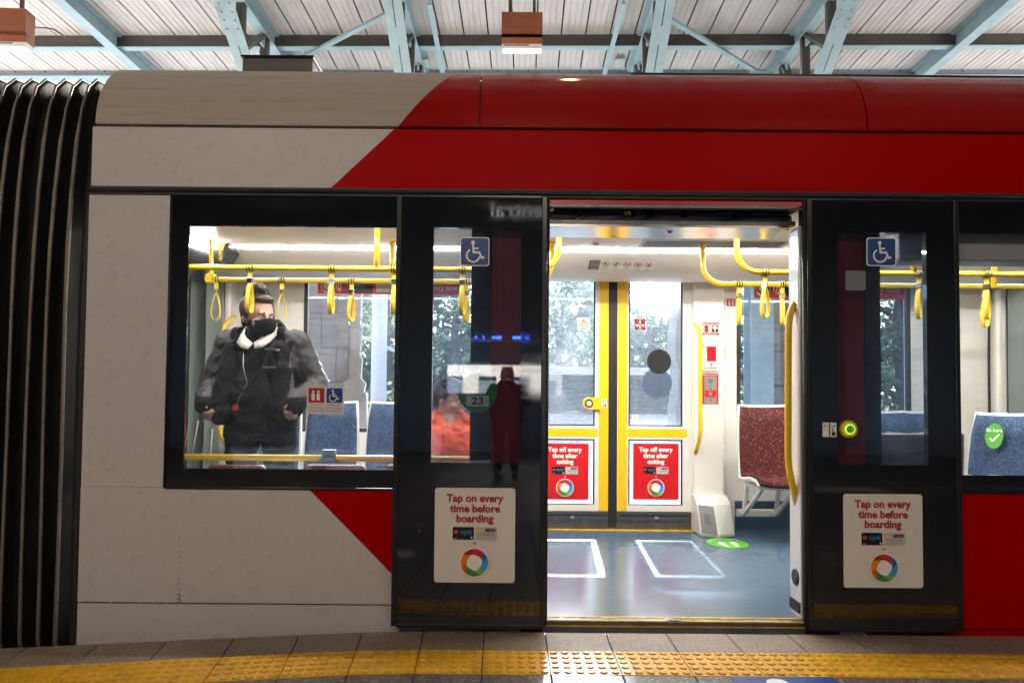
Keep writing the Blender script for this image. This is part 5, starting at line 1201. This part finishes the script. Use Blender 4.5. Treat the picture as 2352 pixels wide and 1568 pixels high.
# ================================================================== OUTSIDE, BEYOND THE TRAM
def masonry(name, x0, x1, y0, y1, z1, label, moulding=None, course=.46):
    mb = MB(); z = -.4; i = 0
    while z < z1:
        h = min(course, z1 - z); bx_ = [x0, x0 + (x1 - x0) * (.5 if i % 2 else .33), x1]
        for a, b in zip(bx_, bx_[1:]): mb.box(a + .004, b - .004, y0 + random.uniform(0, .012), y1, z + .004, z + h - .004, 'sandstone')
        z += h; i += 1
    mb.box(x0 + .02, x1 - .02, y0 + .03, y1 - .03, -.4, z1, 'grout')
    o = mb.build(name, None, bevel=.008); tag(o, label, 'pier', 'stone piers beyond the tram')
    return o
Yp = 8.3
t = thing('stone_pier', 'brown sandstone pier with a carved half column seen through the left window', 'pier', (UX(760, 800, Yp), Yp, -.4), 'stone piers beyond the tram')
def blocks(mb, x0, x1, y0, y1, z1, course, first=2):
    z = -.4; i = 0
    while z < z1:
        h = min(course, z1 - z)
        xs = [x0 + (x1 - x0) * q for q in ((0, .55, 1) if i % 2 else (0, .3, .8, 1))]
        for a, b in zip(xs, xs[1:]): mb.box(a + .005, b - .005, y0 + random.uniform(0, .012), y1, z + .005, z + h - .005, 'sandstone')
        z += h; i += 1
    mb.box(x0 + .02, x1 - .02, y0 + .04, y1 - .04, -.4, z1, 'grout')
mb = MB(); blocks(mb, UX(660, 800, Yp), UX(800, 800, Yp), Yp, Yp + .8, 4.9, .42); mb.build('shaft', t, bevel=.008)
mb = MB(); xc = UX(806, 800, Yp - .1); zb1 = UZ(806, 880, Yp)
prof_ = [(.17, -.4), (.17, zb1 - .12), (.13, zb1 - .1), (.15, zb1), (.09, zb1 + .06), (.10, zb1 + .3), (.07, zb1 + .34), (.075, zb1 + .6), (.1, zb1 + .66), (.07, zb1 + .72), (.08, zb1 + 1.4), (.075, 4.6)]
mb.loft([[(xc + r_ * math.cos(2 * PI * j / 20), Yp + .1 + r_ * math.sin(2 * PI * j / 20), z) for j in range(20)] for r_, z in prof_], 'sandstone_smooth'); mb.build('half_column', t)
t = thing('stone_pier', 'brown sandstone pier beside a blue steel column seen through the right window', 'pier', (UX(1830, 800, Yp), Yp, -.4), 'stone piers beyond the tram')
mb = MB(); blocks(mb, UX(1792, 800, Yp), UX(2000, 800, Yp), Yp, Yp + .8, 4.9, .42); mb.build('shaft', t, bevel=.008)
t = thing('stone_pier', 'narrow sandstone pier at the edge of the far door glass', 'pier', (UX(1560, 800, 9.2), 9.2, -.4), 'stone piers beyond the tram')
mb = MB(); x0_ = UX(1552, 800, 9.2); prof_ = []
rings = []
for i in range(40):
    z = -.4 + 5.0 * i / 39; q = x0_ + .03 * noise.noise(Vector((0, 0, z * 3))) + (.03 if (i // 4) % 2 else 0); rings.append([(q, 9.2, z), (x0_ + .55, 9.2, z), (x0_ + .55, 9.7, z), (q, 9.7, z)])
mb.loft(rings, 'sandstone_smooth', smooth=False); mb.build('shaft', t)
t = thing('steel_column', 'light blue steel column standing before the right stone pier', 'column', (UX(1740, 800, 7.9), 7.9, -.4))
mb = MB(); x = UX(1742, 800, 7.9)
for s_ in (-1, 1): mb.box(x - .13, x + .13, 7.9 + s_ * .12 - .008, 7.9 + s_ * .12 + .008, -.35, 4.9, 'steel_blue')
mb.box(x - .008, x + .008, 7.79, 8.01, -.35, 4.9, 'steel_blue'); mb.build('shaft', t)
mb = MB(); mb.box(x - .22, x + .22, 7.68, 8.12, -.4, -.35, 'steel_blue')
for sx in (-.17, .17):
    for sy in (-.17, .17): mb.cyl((x + sx, 7.9 + sy, -.35), (0, 0, 1), .02, .03, 'steel_grey', 8)
mb.build('base_plate', t)
Yl = 12.0; xl = UX(871, 800, Yl)
t = thing('street_lamp', 'white tubular street pole with two slim arms seen through the left window', 'street lamp', (xl, Yl, -.4))
mb = MB(); mb.tube([(xl, Yl, -.4), (xl, Yl, 2.6), (xl, Yl, 7.5)], [.14, .135, .10], 'post_white', 18); mb.build('pole', t)
mb = MB(); z = UZ(870, 772, Yl); mb.tube([(xl, Yl, z - .1), (xl - .5, Yl - .1, z), (xl - .75, Yl - .15, z + .05)], .035, 'post_white', 8); mb.build('arm', t)
mb = MB(); mb.tube([(xl, Yl, z - .15), (xl + .4, Yl + .1, z - .3), (xl + .62, Yl + .1, z - .34)], .03, 'post_white', 8); mb.build('arm', t)
mb = MB(); mb.cyl((xl, Yl, -.4), (0, 0, 1), .2, .05, 'post_white', 20); mb.build('base_plate', t)
# white van passing behind the far doors
def van(x0, x1, y, zr):
    t = thing('van', 'white passenger van parked beyond the far doors', 'van', ((x0 + x1) / 2, y + .95, -.4))
    L = x1 - x0; zb_ = -.4 + .3; belt = UZ(1400, 955, y)
    side = [(x0 + .02, zb_), (x0, zb_ + .5), (x0 + .06, belt), (x0 + .16, zr - .12), (x0 + .32, zr), (x1 - 1.55, zr), (x1 - 1.25, zr - .08), (x1 - .62, belt + .08), (x1 - .1, belt - .12), (x1, zb_ + .45), (x1 - .02, zb_)]
    rings = []
    for yy, ins in ((y + .12, .0), (y, -.10), (y, -.55)):
        pass
    def inset(pts, k):
        cx = mean(*[p[0] for p in pts]); cz = mean(*[p[1] for p in pts]); return [(cx + (p[0] - cx) * (1 - k), cz + (p[1] - cz) * (1 - k)) for p in pts]
    R_ = [[(p[0], y + .16, p[1]) for p in inset(side, .05)], [(p[0], y + .04 + max(0, (p[1] - belt)) * .14, p[1]) for p in side], [(p[0], y + 1.86 - max(0, (p[1] - belt)) * .14, p[1]) for p in side], [(p[0], y + 1.74, p[1]) for p in inset(side, .05)]]
    mb = MB(); mb.loft(R_, 'van_white', True, True, False); body = mb.build('body', t, bevel=.03, seg=3)
    def win(pts, nm='side_window'):
        mb = MB(); f = [(p[0], y + .115 + max(0, p[1] - belt) * .14 - .045, p[1]) for p in pts]; g = [(a, b + .02, c) for a, b, c in f]
        mb.add(f + g, [tuple(range(len(f)))] + [(i, i + len(f), (i + 1) % len(f) + len(f), (i + 1) % len(f)) for i in range(len(f))], 'van_glass'); mb.build(nm, t)
    zt_ = zr - .12; zb2 = belt + .03
    xs = [x0 + .35, x0 + 1.25, x0 + 1.37, x0 + 2.35, x0 + 2.48, x1 - 1.75, x1 - 1.65]
    for a, b in ((xs[0], xs[1]), (xs[2], xs[3]), (xs[4], xs[5])): win([(u[0], u[1]) for u in rrect(a, zb2, b, zt_, .07)])
    win([(xs[6], zb2), (x1 - .85, zb2), (x1 - 1.33, zt_ - .02), (xs[6], zt_)])
    mb = MB(); mb.face([(x1 - 1.22, y + .3, zr - .1), (x1 - .66, y + .2, belt + .1), (x1 - .66, y + 1.7, belt + .1), (x1 - 1.22, y + 1.6, zr - .1)], 'van_glass')
    mb.mats and mb.build('windscreen', t)
    for wx in (x0 + .95, x1 - 1.0):
        mb = MB(); mb.cyl((wx, y + .02, -.4 + .33), (0, 1, 0), .33, .2, 'tyre', 28); wh = mb.build('wheel', t, bevel=.02)
        mb = MB(); mb.cyl((wx, y + .014, -.4 + .33), (0, 1, 0), .21, .02, 'grey_metal', 24); mb.build('rim', wh)
    mb = MB(); mb.box(x1 - .14, x1 + .005, y + .06, y + .3, belt - .32, belt - .16, 'lamp_white'); mb.build('headlight', t, bevel=.02)
    mb = MB(); mb.box(x0 - .005, x0 + .08, y + .03, y + .14, belt - .35, belt, 'red_trim'); mb.build('tail_light', t, bevel=.01)
    for a in (xs[1] + .06, xs[4] - .06): mb = MB(); mb.box(a - .08, a + .08, y + .02, y + .045, belt - .22, belt - .18, 'van_white'); mb.build('door_handle', t, bevel=.01)
van(-.9, UX(1752, 925, 10.5) + .5, 10.5, UZ(1400, 842, 10.5))
def leaf_mesh(mb, c, rad, n, size, m):
    for _ in range(n):
        while True:
            p = Vector((random.uniform(-1, 1), random.uniform(-1, 1), random.uniform(-1, 1)))
            if p.length < 1: break
        p = Vector((p.x * rad[0], p.y * rad[1], p.z * rad[2])); p *= (.55 + .45 * random.random()) if p.length > .5 * min(rad) else 1
        o = Vector(c) + p; s_ = size * random.uniform(.6, 1.3)
        a = Vector((random.gauss(0, 1), random.gauss(0, 1), random.gauss(0, 1))).normalized(); b = a.orthogonal().normalized(); b = (Matrix.Rotation(random.uniform(0, 6.28), 3, a) @ b)
        cc = a.cross(b) * .5
        mb.face([o - b * s_, o + cc * s_, o + b * s_, o - cc * s_], m)
def tree(x, y, h, r_, label, light=.35, n=90, base=.25, shade_boughs=()):
    t = thing('tree', label, 'tree', (x, y, -.4), 'trees across the street', 0, False)
    mb = MB(); pts = [Vector((0, 0, 0)), Vector((.05, 0, h * .25)), Vector((-.08, .1, h * .5)), Vector((.05, .05, h * .85))]
    mb.tube(pts, [.22, .17, .12, .03], 'bark', 10); limbs = []
    for i in range(9):
        a = i * 2.4; z = h * (base + .07 * i); p0 = pts[1].lerp(pts[3], min(1, max(0, (z / h - .25) / .6))); p1 = p0 + Vector((math.cos(a), math.sin(a), .5)) * r_ * random.uniform(.55, .9); mb.tube([p0, (p0 + p1) / 2 + Vector((0, 0, .15)), p1], [.07, .045, .015], 'bark', 6); limbs.append(p1)
    o = mb.build('trunk', None); o.parent = t
    mb = MB()
    for i in range(n):
        l_ = random.choice(limbs); c = l_ + Vector((random.gauss(0, .42), random.gauss(0, .42), random.gauss(0, .4))) * r_ * .6
        leaf_mesh(mb, c, (.42, .42, .34), 34, .085, 'leaf_light' if random.random() < light else 'leaf_dark')
    for bx_, by_, bz_, k_ in shade_boughs: leaf_mesh(mb, (bx_, by_, bz_), (.5, .5, .31 if k_ > 100 else .2), k_, .10, 'leaf_dark')
    o = mb.build('crown', None); o.parent = t
tree(UX(1500, 760, 15), 15, 4.3, 1.7, 'leafy tree seen through the glass of the far doors', .45, 110, .12)
tree(UX(1408, 760, 16.5), 16.5, 11, 2.6, 'tall tree added behind the middle of the far doors, its boughs placed to shade the doorway', .4, 150, .56,
     [(-2.9 + .28 * i, random.uniform(-.5, .5), 6.48 + .04 * math.sin(i * 2.3), 300) for i in range(14)] + [(-1.5 + .35 * i, random.uniform(-.5, .5), 7.1 + .1 * math.sin(i * 1.7), 42) for i in range(7)])  # leaf clumps added in the sun's path to shade the floor and platform
tree(UX(2075, 760, 14), 14, 6.0, 2.6, 'dark green tree seen past the right door leaf', .2, 150, .10)
tree(UX(1290, 700, 19), 19, 5.0, 2.0, 'tree beyond the white van', .5, 80, .15)
tree(UX(890, 760, 17), 17, 6.5, 2.6, 'thin bare twigged tree behind the white street pole', .6, 40, .12)
tree(UX(760, 760, 21), 21, 8, 3.0, 'tree half hidden by the left stone pier', .4, 80, .1)
tree(UX(1050, 760, 20), 20, 7, 2.8, 'tree seen through the left door leaf', .5, 70, .12)
tree(UX(1760, 760, 18), 18, 7, 2.8, 'tree behind the blue steel column', .3, 90, .12)

mb = MB()
for i in range(1250): leaf_mesh(mb, (random.uniform(-22, 26), random.uniform(24, 29), random.uniform(-.2, 7.2) * (.75 + .25 * math.sin(i))), (1.1, .8, .8), 26, .26, 'leaf_light' if random.random() < .3 else 'leaf_dark')
tl = mb.build('treeline', None); tl['kind'] = 'stuff'; tag(tl, 'far mass of dark green trees across the street', 'trees')

# ================================================================== HANGING STRAPS
def strap(rail_r=.018):
    t = bpy.data.objects.new('hanging_strap', None); COL.objects.link(t); t.empty_display_size = .1
    mb = MB()
    mb.tube([((rail_r + .005) * math.cos(a), -.0, (rail_r + .005) * math.sin(a)) for a in [2 * PI * i / 12 for i in range(13)]], .004, 'black_frame', 6)
    prof_ = [((rail_r + .003) * math.cos(a), (rail_r + .003) * math.sin(a)) for a in [math.radians(-90 + 360 * i / 16) for i in range(17)]]
    for s_ in (-.014,):
        mb.loft([[(x, -.014, z), (x, .014, z)] for x, z in prof_], 'strap_yellow', closed=False)
    mb.box(-.003, .003, -.014, .014, -.065, -rail_r, 'strap_yellow')
    for y in (-.017, .017): mb.tube([((rail_r + .006) * math.cos(a), y, (rail_r + .006) * math.sin(a)) for a in [2 * PI * i / 12 for i in range(13)]], .003, 'black_frame', 6)
    o = mb.build('clamp', None); o.parent = t
    mb = MB(); mb.box(-.009, .009, -.019, .019, -.098, -.064, 'chrome'); mb.cyl((0, -.019, -.081), (0, -1, 0), .006, .002, 'dark_metal', 12); o = mb.build('buckle', None, bevel=.003); o.parent = t
    mb = MB(); path = []
    for i in range(25):
        u = i / 24; a = 2 * PI * u; zz_ = -.098 - .19 * (1 - math.cos(a)) / 2; ww_ = .040 * math.sin(a) * (.35 + .65 * (1 - math.cos(a)) / 2)
        path.append((ww_, zz_))
    loop = []
    for i, (x, z) in enumerate(path):
        a = path[max(0, i - 1)]; b = path[min(24, i + 1)]; tx, tz = b[0] - a[0], b[1] - a[1]; L = math.hypot(tx, tz) or 1; nx_, nz_ = -tz / L * .0018, tx / L * .0018
        loop.append([(x + nx_, -.014, z + nz_), (x + nx_, .014, z + nz_), (x - nx_, .014, z - nz_), (x - nx_, -.014, z - nz_)])
    mb.loft(loop, 'strap_yellow'); o = mb.build('loop', None); o.parent = t
    return t
proto = strap()
ST = [(575, 616, YN, 78, "yellow strap hanging just before the guard's hair bun"), (762, 620, YN, 85, 'yellow strap on the nearer rail between two shorter far straps'),
      (906, 624, YN, 88, 'yellow strap half cut by the edge of the left door leaf'), (1062, 626, YN, 75, 'yellow strap behind the left leaf pane, under the blue access sticker'),
      (497, 642, YR, 12, 'round open strap by the grey gangway curtain'), (648, 642, YR, 32, "slim yellow strap beside the guard's head, before the white wall"),
      (808, 645, YR, 66, 'strap on the farther rail before the stone pier'), (1072, 650, YR, 70, 'dim strap on the farther rail behind the left leaf pane'),
      (1697, 655, YR, 80, 'strap hanging before the courtesy seat sticker'), (1757, 632, YN, 28, 'open strap on the nearer rail in the doorway'),
      (1797, 656, YR, 62, 'strap nearest the door jamb in the doorway'), (2110, 632, YN, 36, 'open strap behind the pane of the right door leaf'),
      (2266, 634, YN, 40, 'larger of two overlapping straps in the right window'), (2262, 657, YR, 20, 'smaller of two overlapping straps in the right window')]
for i, (px, py, Y, rot, lab) in enumerate(ST):
    o = proto if i == 0 else copy_tree(proto)
    o.location = (UX(px, py, Y), Y, zrn if Y == YN else zrf)
    # the clamp follows the rail, the loop is twisted
    for ch in o.children: ch.rotation_euler = (0, 0, PI / 2 if ch.name.startswith('clamp') else math.radians(rot))
    tag(o, lab, 'strap', 'yellow straps hanging from the handrails')

# ================================================================== PEOPLE
def hand(mb, wrist, d_, palm_n, s=1.0, curl=.6, thumb=1):
    """five-fingered hand: d_ = pointing direction, palm_n = palm normal"""
    d_ = Vector(d_).normalized(); pn = Vector(palm_n); pn = (pn - d_ * pn.dot(d_)).normalized(); sd = d_.cross(pn)
    w_ = Vector(wrist)
    for q in (-.024, -.008, .008, .024): mb.cap(w_ + sd * q * .6, w_ + d_ * .085 * s + sd * q * 1.15, .014, .0125, 'skin', 8)
    for q, L in ((-.033, .062), (-.011, .078), (.012, .084), (.033, .076)):
        a = w_ + d_ * .09 * s + sd * q; d1 = (d_ * math.cos(curl) + pn * math.sin(curl)); d2 = (d_ * math.cos(curl * 2.1) + pn * math.sin(curl * 2.1))
        b = a + d1 * L * .5; mb.cap(a, b, .0105, .0095, 'skin', 8); mb.cap(b, b + d2 * L * .5, .0095, .008, 'skin', 8)
    a = w_ + d_ * .03 + sd * .03 * thumb; b = a + (sd * thumb * .7 + d_ * .6 + pn * .4).normalized() * .045; mb.cap(a, b, .013, .011, 'skin', 8); mb.cap(b, b + (d_ * .9 + pn * .5).normalized() * .035, .011, .009, 'skin', 8)
rs2 = random.Random(3)
def make_person(name, label, loc, rotz, arms, yaw, pitch=0.0, seated=False, jacket='cloth_black', sleeve='cloth_grey', trousers='cloth_navy', hair='bun', mask=True, girth=1.0, shirt=True, stripes=False, tall=1.0, hat=None, closed=False, head=(-.035, 1.565, 1.13)):
    t = thing(name, label, 'person', loc, None, rotz, False); t.scale = (tall,) * 3
    hipz = .90; dz = 0.0
    if seated: dz = -.44
    # --- skin body: head, neck, trunk core, forearms, hands, legs
    mb = MB(); B = 'skin'
    hc = Vector((0, head[0], head[1] + dz)); HR = Matrix.Rotation(yaw, 3, 'Z') @ Matrix.Rotation(pitch, 3, 'X')
    H = lambda x, y, z: hc + HR @ (Vector((x, y, z)) * head[2])
    mb.ell(H(0, .012, .03), (.083, .102, .105), B, 20, 14, HR); mb.ell(H(0, -.022, -.035), (.068, .075, .085), B, 18, 12, HR)
    mb.ell(H(0, -.058, -.088), (.036, .032, .026), B, 12, 8, HR)                                            # chin
    mb.cap(H(0, -.098, .012), H(0, -.118, -.026), .010, .0155, B, 10)                                        # nose
    for s_ in (-1, 1):
        mb.ell(H(s_ * .05, -.072, -.025), (.030, .022, .026), B, 12, 8, HR); mb.ell(H(s_ * .085, .015, -.005), (.011, .022, .034), B, 10, 8, HR); mb.ell(H(s_ * .032, -.092, .033), (.026, .012, .010), B, 10, 6, HR)
    mb.ell(H(0, -.093, -.06), (.025, .012, .011), B, 10, 6, HR)
    mb.cap((0, -.01, 1.36 + dz), H(0, .012, -.05), .070, .060, B); mb.cap((0, -.07, 1.345 + dz), H(0, -.02, -.08), .050, .05, B)
    mb.ell((0, .02, 1.22 + dz), (.18 * girth, .12 * girth, .25), B, 18, 12); mb.ell((0, .01, .98 + dz), (.18 * girth, .13 * girth, .18), B, 18, 12)
    for (sh, el, wr, hd, pn, cu, th) in arms:
        off = Vector((0, 0, dz)); sh, el, wr = Vector(sh) + off, Vector(el) + off, Vector(wr) + off
        mb.cap(sh - Vector((sh.x * .2, 0, .03)), el, .042, .036, B); mb.cap(el, wr, .042, .029, B); hand(mb, wr + Vector(hd).normalized() * .01, hd, pn, 1, cu, th)
    legs = []
    for s_ in (-1, 1):
        hp = Vector((s_ * .10 * girth, 0, hipz + dz))
        if seated: kn, an = Vector((s_ * .14, -.44, .48)), Vector((s_ * .14, -.40, .09))
        else: kn, an = Vector((s_ * .12, -.02, .48)), Vector((s_ * .13, .02, .08))
        mb.cap(hp, kn, .085, .055, B); mb.cap(kn, an, .052, .036, B); mb.cap(an + Vector((0, .03, -.03)), an + Vector((0, -.16, -.045)), .038, .03, B); legs.append((hp, kn, an))
    body = baked(mb, 'body', .0085, 3, t)
    # --- eyes
    for s_ in (-1, 1):
        e = MB(); e.ell(H(s_ * .032, -.090, .014), (.0125, .0085, .0085), 'eye_white', 12, 8, HR); e.ell(H(s_ * .032 + .003, -.0965, .014), (.0055, .004, .0058), 'eye_dark', 10, 6, HR); o = e.build('eye', None); o.parent = t
        e = MB(); e.cap(H(s_ * .018, -.102, .036), H(s_ * .050, -.088, .037), .0042, .003, 'hair_brown', 6); o = e.build('eyebrow', None); o.parent = t
    # --- hair
    hb = MB(); hb.ell(H(0, .04, .052), (.104, .106, .104), 'hair_brown', 20, 14, HR)
    for s_ in (-1, 1): hb.ell(H(s_ * .078, .022, .03), (.022, .045, .055), 'hair_brown', 12, 8, HR)
    hb.ell(H(0, .085, -.02), (.072, .045, .07), 'hair_brown', 14, 10, HR)
    hb.ell(H(0, -.035, .112), (.066, .05, .028), 'hair_brown', 14, 8, HR)
    if hair == 'bun':
        hb.ell(H(.0, .045, .165), (.052, .05, .042), 'hair_brown', 14, 10, HR)
        for i in range(14): a = i * .9; hb.cap(H(.03 * math.cos(a), .045 + .03 * math.sin(a), .17), H(.062 * math.cos(a + .5), .045 + .062 * math.sin(a + .5), .165 + .03 * math.sin(i * 2.1)), .008, .0035, 'hair_brown', 6)
    for i in range(34):
        a = rs2.uniform(0, 6.28); zz = rs2.uniform(.02, .13); r_ = .088 if zz < .1 else .07
        if math.sin(a) > -.3: hb.cap(H(r_ * math.cos(a), .03 + r_ * math.sin(a), zz), H((r_ - .012) * math.cos(a + .2), .035 + (r_ - .012) * math.sin(a + .2), zz + .07), .010, .004, 'hair_brown', 6)
    hr = baked(hb, 'hair', .006, 1, t)
    if hat:
        c = MB(); c.ell(H(0, .01, .09), (.105, .12, .07), hat, 18, 10, HR); c.ell(H(0, -.12, .075), (.075, .065, .01), hat, 16, 6, HR); baked(c, 'cap', .008, 2, t)
    # --- face mask: a shell over nose and mouth with ear loops
    if mask:
        mk = MB(); rows = []
        for i in range(9):
            v = i / 8; z = -.010 - .082 * v; row_ = []
            for j in range(13):
                a = math.radians(-78 + 156 * j / 12); bulge = .016 * math.sin(PI * min(1, v * 1.15)) * math.cos(a) ** 2; rx, ry = .083 - .034 * v * v, .108 - .018 * v * v - .012 * (1 - v) * 0
                yy = -(ry + bulge) * math.cos(a) - .012; row_.append(H((rx) * math.sin(a), yy, z + .020 * math.cos(a) ** 6 * (1 - v) - .012 * v * (1 - math.cos(a))))
            rows.append(row_)
        mk.loft(rows, 'cloth_black', closed=False)
        o = mk.build('face_mask', None); o.parent = t; so = o.modifiers.new('s', 'SOLIDIFY'); so.thickness = .004
        lp = MB()
        for s_ in (-1, 1): lp.tube([H(s_ * .081, -.034, -.005), H(s_ * .090, -.005, .012), H(s_ * .094, .02, .01), H(s_ * .09, .02, -.03), H(s_ * .078, -.028, -.075)], .0022, 'cloth_black', 6)
        o = lp.build('ear_loops', o); o.parent = t
    # --- clothes
    g = girth; mid = Vector((0, 0, dz))
    tp_ = MB(); tp_.ell((0, 0, 1.22 + dz), (.205 * g, .165 * g, .25), 'cloth_black', 20, 14); tp_.ell((0, -.03, 1.02 + dz), (.22 * g, .19 * g, .20), 'cloth_black', 20, 14); tp_.ell((0, 0, .90 + dz), (.21 * g, .17 * g, .14), 'cloth_black', 20, 12); tp_.ell((0, .03, 1.30 + dz), (.13, .10, .07), 'cloth_black', 16, 10)
    if not closed: baked(tp_, 'jumper', .012, 4, t, .03)
    tr_ = MB(); tr_.ell((0, .0, .89 + dz), (.205 * g, .165 * g, .13), trousers, 20, 12)
    for hp, kn, an in legs: tr_.cap(hp, kn, .112 * g, .082, trousers); tr_.cap(kn, an + Vector((0, 0, .02)), .080, .065, trousers)
    baked(tr_, 'trousers', .012, 4, t, .03)
    for hp, kn, an in legs:
        s2 = MB(); s2.cap(an + Vector((0, .03, -.035)), an + Vector((0, -.17, -.045)), .052, .042, 'cloth_black'); s2.box(an.x - .045, an.x + .045, an.y - .20, an.y + .08, an.z - .08, an.z - .055, 'cloth_black'); baked(s2, 'shoe', .01, 3, t)
    # jacket: open at the front, one fused skin, panels coloured by region
    jk = MB(); jk.ell((0, .035, 1.24 + dz), (.245 * g, .175 * g, .24), jacket, 22, 14); jk.ell((0, .045, 1.02 + dz), (.25 * g, .195 * g, .20), jacket, 22, 14)
    for s_ in (-1, 1): jk.ell((s_ * .145 * g, .02, 1.372 + dz), (.105, .092, .068), jacket, 16, 10); jk.cap((s_ * .13, -.10, 1.30 + dz), (s_ * .17 * g, -.15, .93 + dz), .075, .085, jacket)
    for s_ in (-1, 1): jk.cap((s_ * .055, .085, 1.475 + dz), (s_ * .135, -.065, 1.41 + dz), .046, .040, jacket)
    for (sh, el, wr, hd, pn, cu, th) in arms:
        off = Vector((0, 0, dz)); sh, el, wr = Vector(sh) + off, Vector(el) + off, Vector(wr) + off
        jk.cap(sh, el, .086, .070, jacket); jk.cap(el, wr + (wr - el).normalized() * .06, .070, .058, jacket)
        for q in (.3, .62): c = sh.lerp(el, q); jk.ell(c, (.082, .079, .05), jacket, 14, 8)
        for q in (.25, .6): c = el.lerp(wr, q); jk.ell(c, (.074, .072, .04), jacket, 14, 8)
    J = baked(jk, 'jacket', .010, 3, t, .034); me = J.data
    me.materials.append(M[sleeve]); me.materials.append(M['cloth_silver'])
    # cut the front open in a V, and colour the sleeves
    bm = bmesh.new(); bm.from_mesh(me); kill = []
    for f in bm.faces:
        c = f.calc_center_median(); z = c.z - dz
        half = .028 + max(0, (z - .88)) * .20 if z < 1.36 else .125
        if not closed and c.y < -.02 and abs(c.x) < half and z < 1.50: kill.append(f); continue
        if abs(c.x) > .195 * g + (.02 if z < 1.2 else 0) and z > 1.02: f.material_index = 1
        elif z > 1.36 and abs(c.x) > .165 and z < 1.46: f.material_index = 1
        if stripes and (abs(z - 1.12) < .028 or abs(z - .98) < .028): f.material_index = 2
    bmesh.ops.delete(bm, geom=kill, context='FACES')
    bm.to_mesh(me); bm.free(); so = J.modifiers.new('s', 'SOLIDIFY'); so.thickness = .012; so.offset = -1
    if shirt:
        s2 = MB()
        for s_ in (-1, 1):
            s2.loft([[(s_ * .082, .03, 1.470 + dz), (s_ * .100, .03, 1.415 + dz)], [(s_ * .090, -.06, 1.455 + dz), (s_ * .112, -.085, 1.398 + dz)], [(s_ * .070, -.130, 1.405 + dz), (s_ * .100, -.165, 1.350 + dz)], [(s_ * .040, -.150, 1.372 + dz), (s_ * .066, -.185, 1.318 + dz)], [(s_ * .003, -.160, 1.345 + dz), (s_ * .022, -.190, 1.308 + dz)]], 'shirt_white', closed=False)
        o = s2.build('shirt_collar', None); o.parent = t; so = o.modifiers.new('s', 'SOLIDIFY'); so.thickness = .005
    return t
LX, LY = UX(604, 800, 4.50), 4.50
arms = [((-.215, .0, 1.36), (-.335, .06, 1.10), (-.275, -.17, .99), (.10, -.45, -.6), (1, .1, 0), 1.15, 1), ((.215, 0, 1.36), (.335, .05, 1.10), (.285, -.17, 1.0), (-.10, -.4, -.6), (-1, .1, 0), 1.1, -1)]
guard = make_person('person', 'person in a grey and black jacket and face mask standing behind the left window', (LX, LY, 0), 0, arms, math.radians(46), math.radians(9), girth=1.08, tall=1.05, head=(-.075, 1.505, 1.09))
# cross-body strap, badge cord and round red badge
mb = MB(); pts = [Vector((.13, -.175, 1.36)), Vector((.10, -.225, 1.22)), Vector((.02, -.262, 1.08)), Vector((-.12, -.272, .98))]
mb.loft([[p + Vector((-.018, 0, -.006)), p + Vector((.018, -.002, .006)), p + Vector((.018, .004, .006)), p + Vector((-.018, .006, -.006))] for p in pts], 'cloth_black', True, True)
for z in (1.30, 1.19): mb.box(.085, .15, -.236 if z < 1.25 else -.205, -.19, z, z + .012, 'dark_metal')
o = mb.build('bag_strap', None); o.parent = guard
mb = MB(); mb.tube([(-.06, -.155, 1.34), (-.04, -.21, 1.2), (.0, -.245, 1.1), (-.035, -.262, 1.02), (-.05, -.268, .97)], .003, 'grey_metal', 6); mb.cyl((-.055, -.268, .955), (0, -1, 0), .018, .006, 'red_trim', 16); o = mb.build('badge_cord', None); o.parent = guard
mb = MB(); mb.box(.155, .172, -.208, -.20, 1.295, 1.30, 'red_trim'); mb.box(.155, .172, -.208, -.20, 1.30, 1.305, 'shirt_white'); o = mb.build('jacket_tag', None); o.parent = guard
lap = [((-.22, 0, 1.36), (-.29, -.08, 1.10), (-.16, -.34, 1.04), (.2, -1, -.1), (0, 0, -1), .4, 1), ((.22, 0, 1.36), (.29, -.08, 1.10), (.16, -.34, 1.04), (-.2, -1, -.1), (0, 0, -1), .4, -1)]
make_person('person', 'seated passenger in an orange hi-vis jacket behind the left door leaf', (UX(1030, 930, 5.25), 5.30, -.06), math.radians(8), lap, math.radians(62), math.radians(14), seated=True, jacket='cloth_orange', sleeve='cloth_orange', hair='short', mask=False, shirt=False, stripes=True, girth=1.05, closed=True, hat='cloth_navy')
ph = [((-.22, 0, 1.37), (-.31, -.12, 1.18), (-.09, -.30, 1.42), (.3, -.5, .8), (1, 0, 0), .8, 1), ((.22, 0, 1.37), (.31, -.12, 1.18), (.09, -.30, 1.42), (-.3, -.5, .8), (-1, 0, 0), .8, -1)]
make_person('person', 'photographer in dark clothes mirrored in the left door leaf', (-.07, -3.45, PZ), PI, ph, 0, jacket='cloth_black', sleeve='cloth_black', hair='short', mask=True, shirt=False, girth=1.1, tall=.93, closed=True)
for ob in list(bpy.data.objects):
    if ob.type == 'MESH' and ob.users == 0: bpy.data.objects.remove(ob)
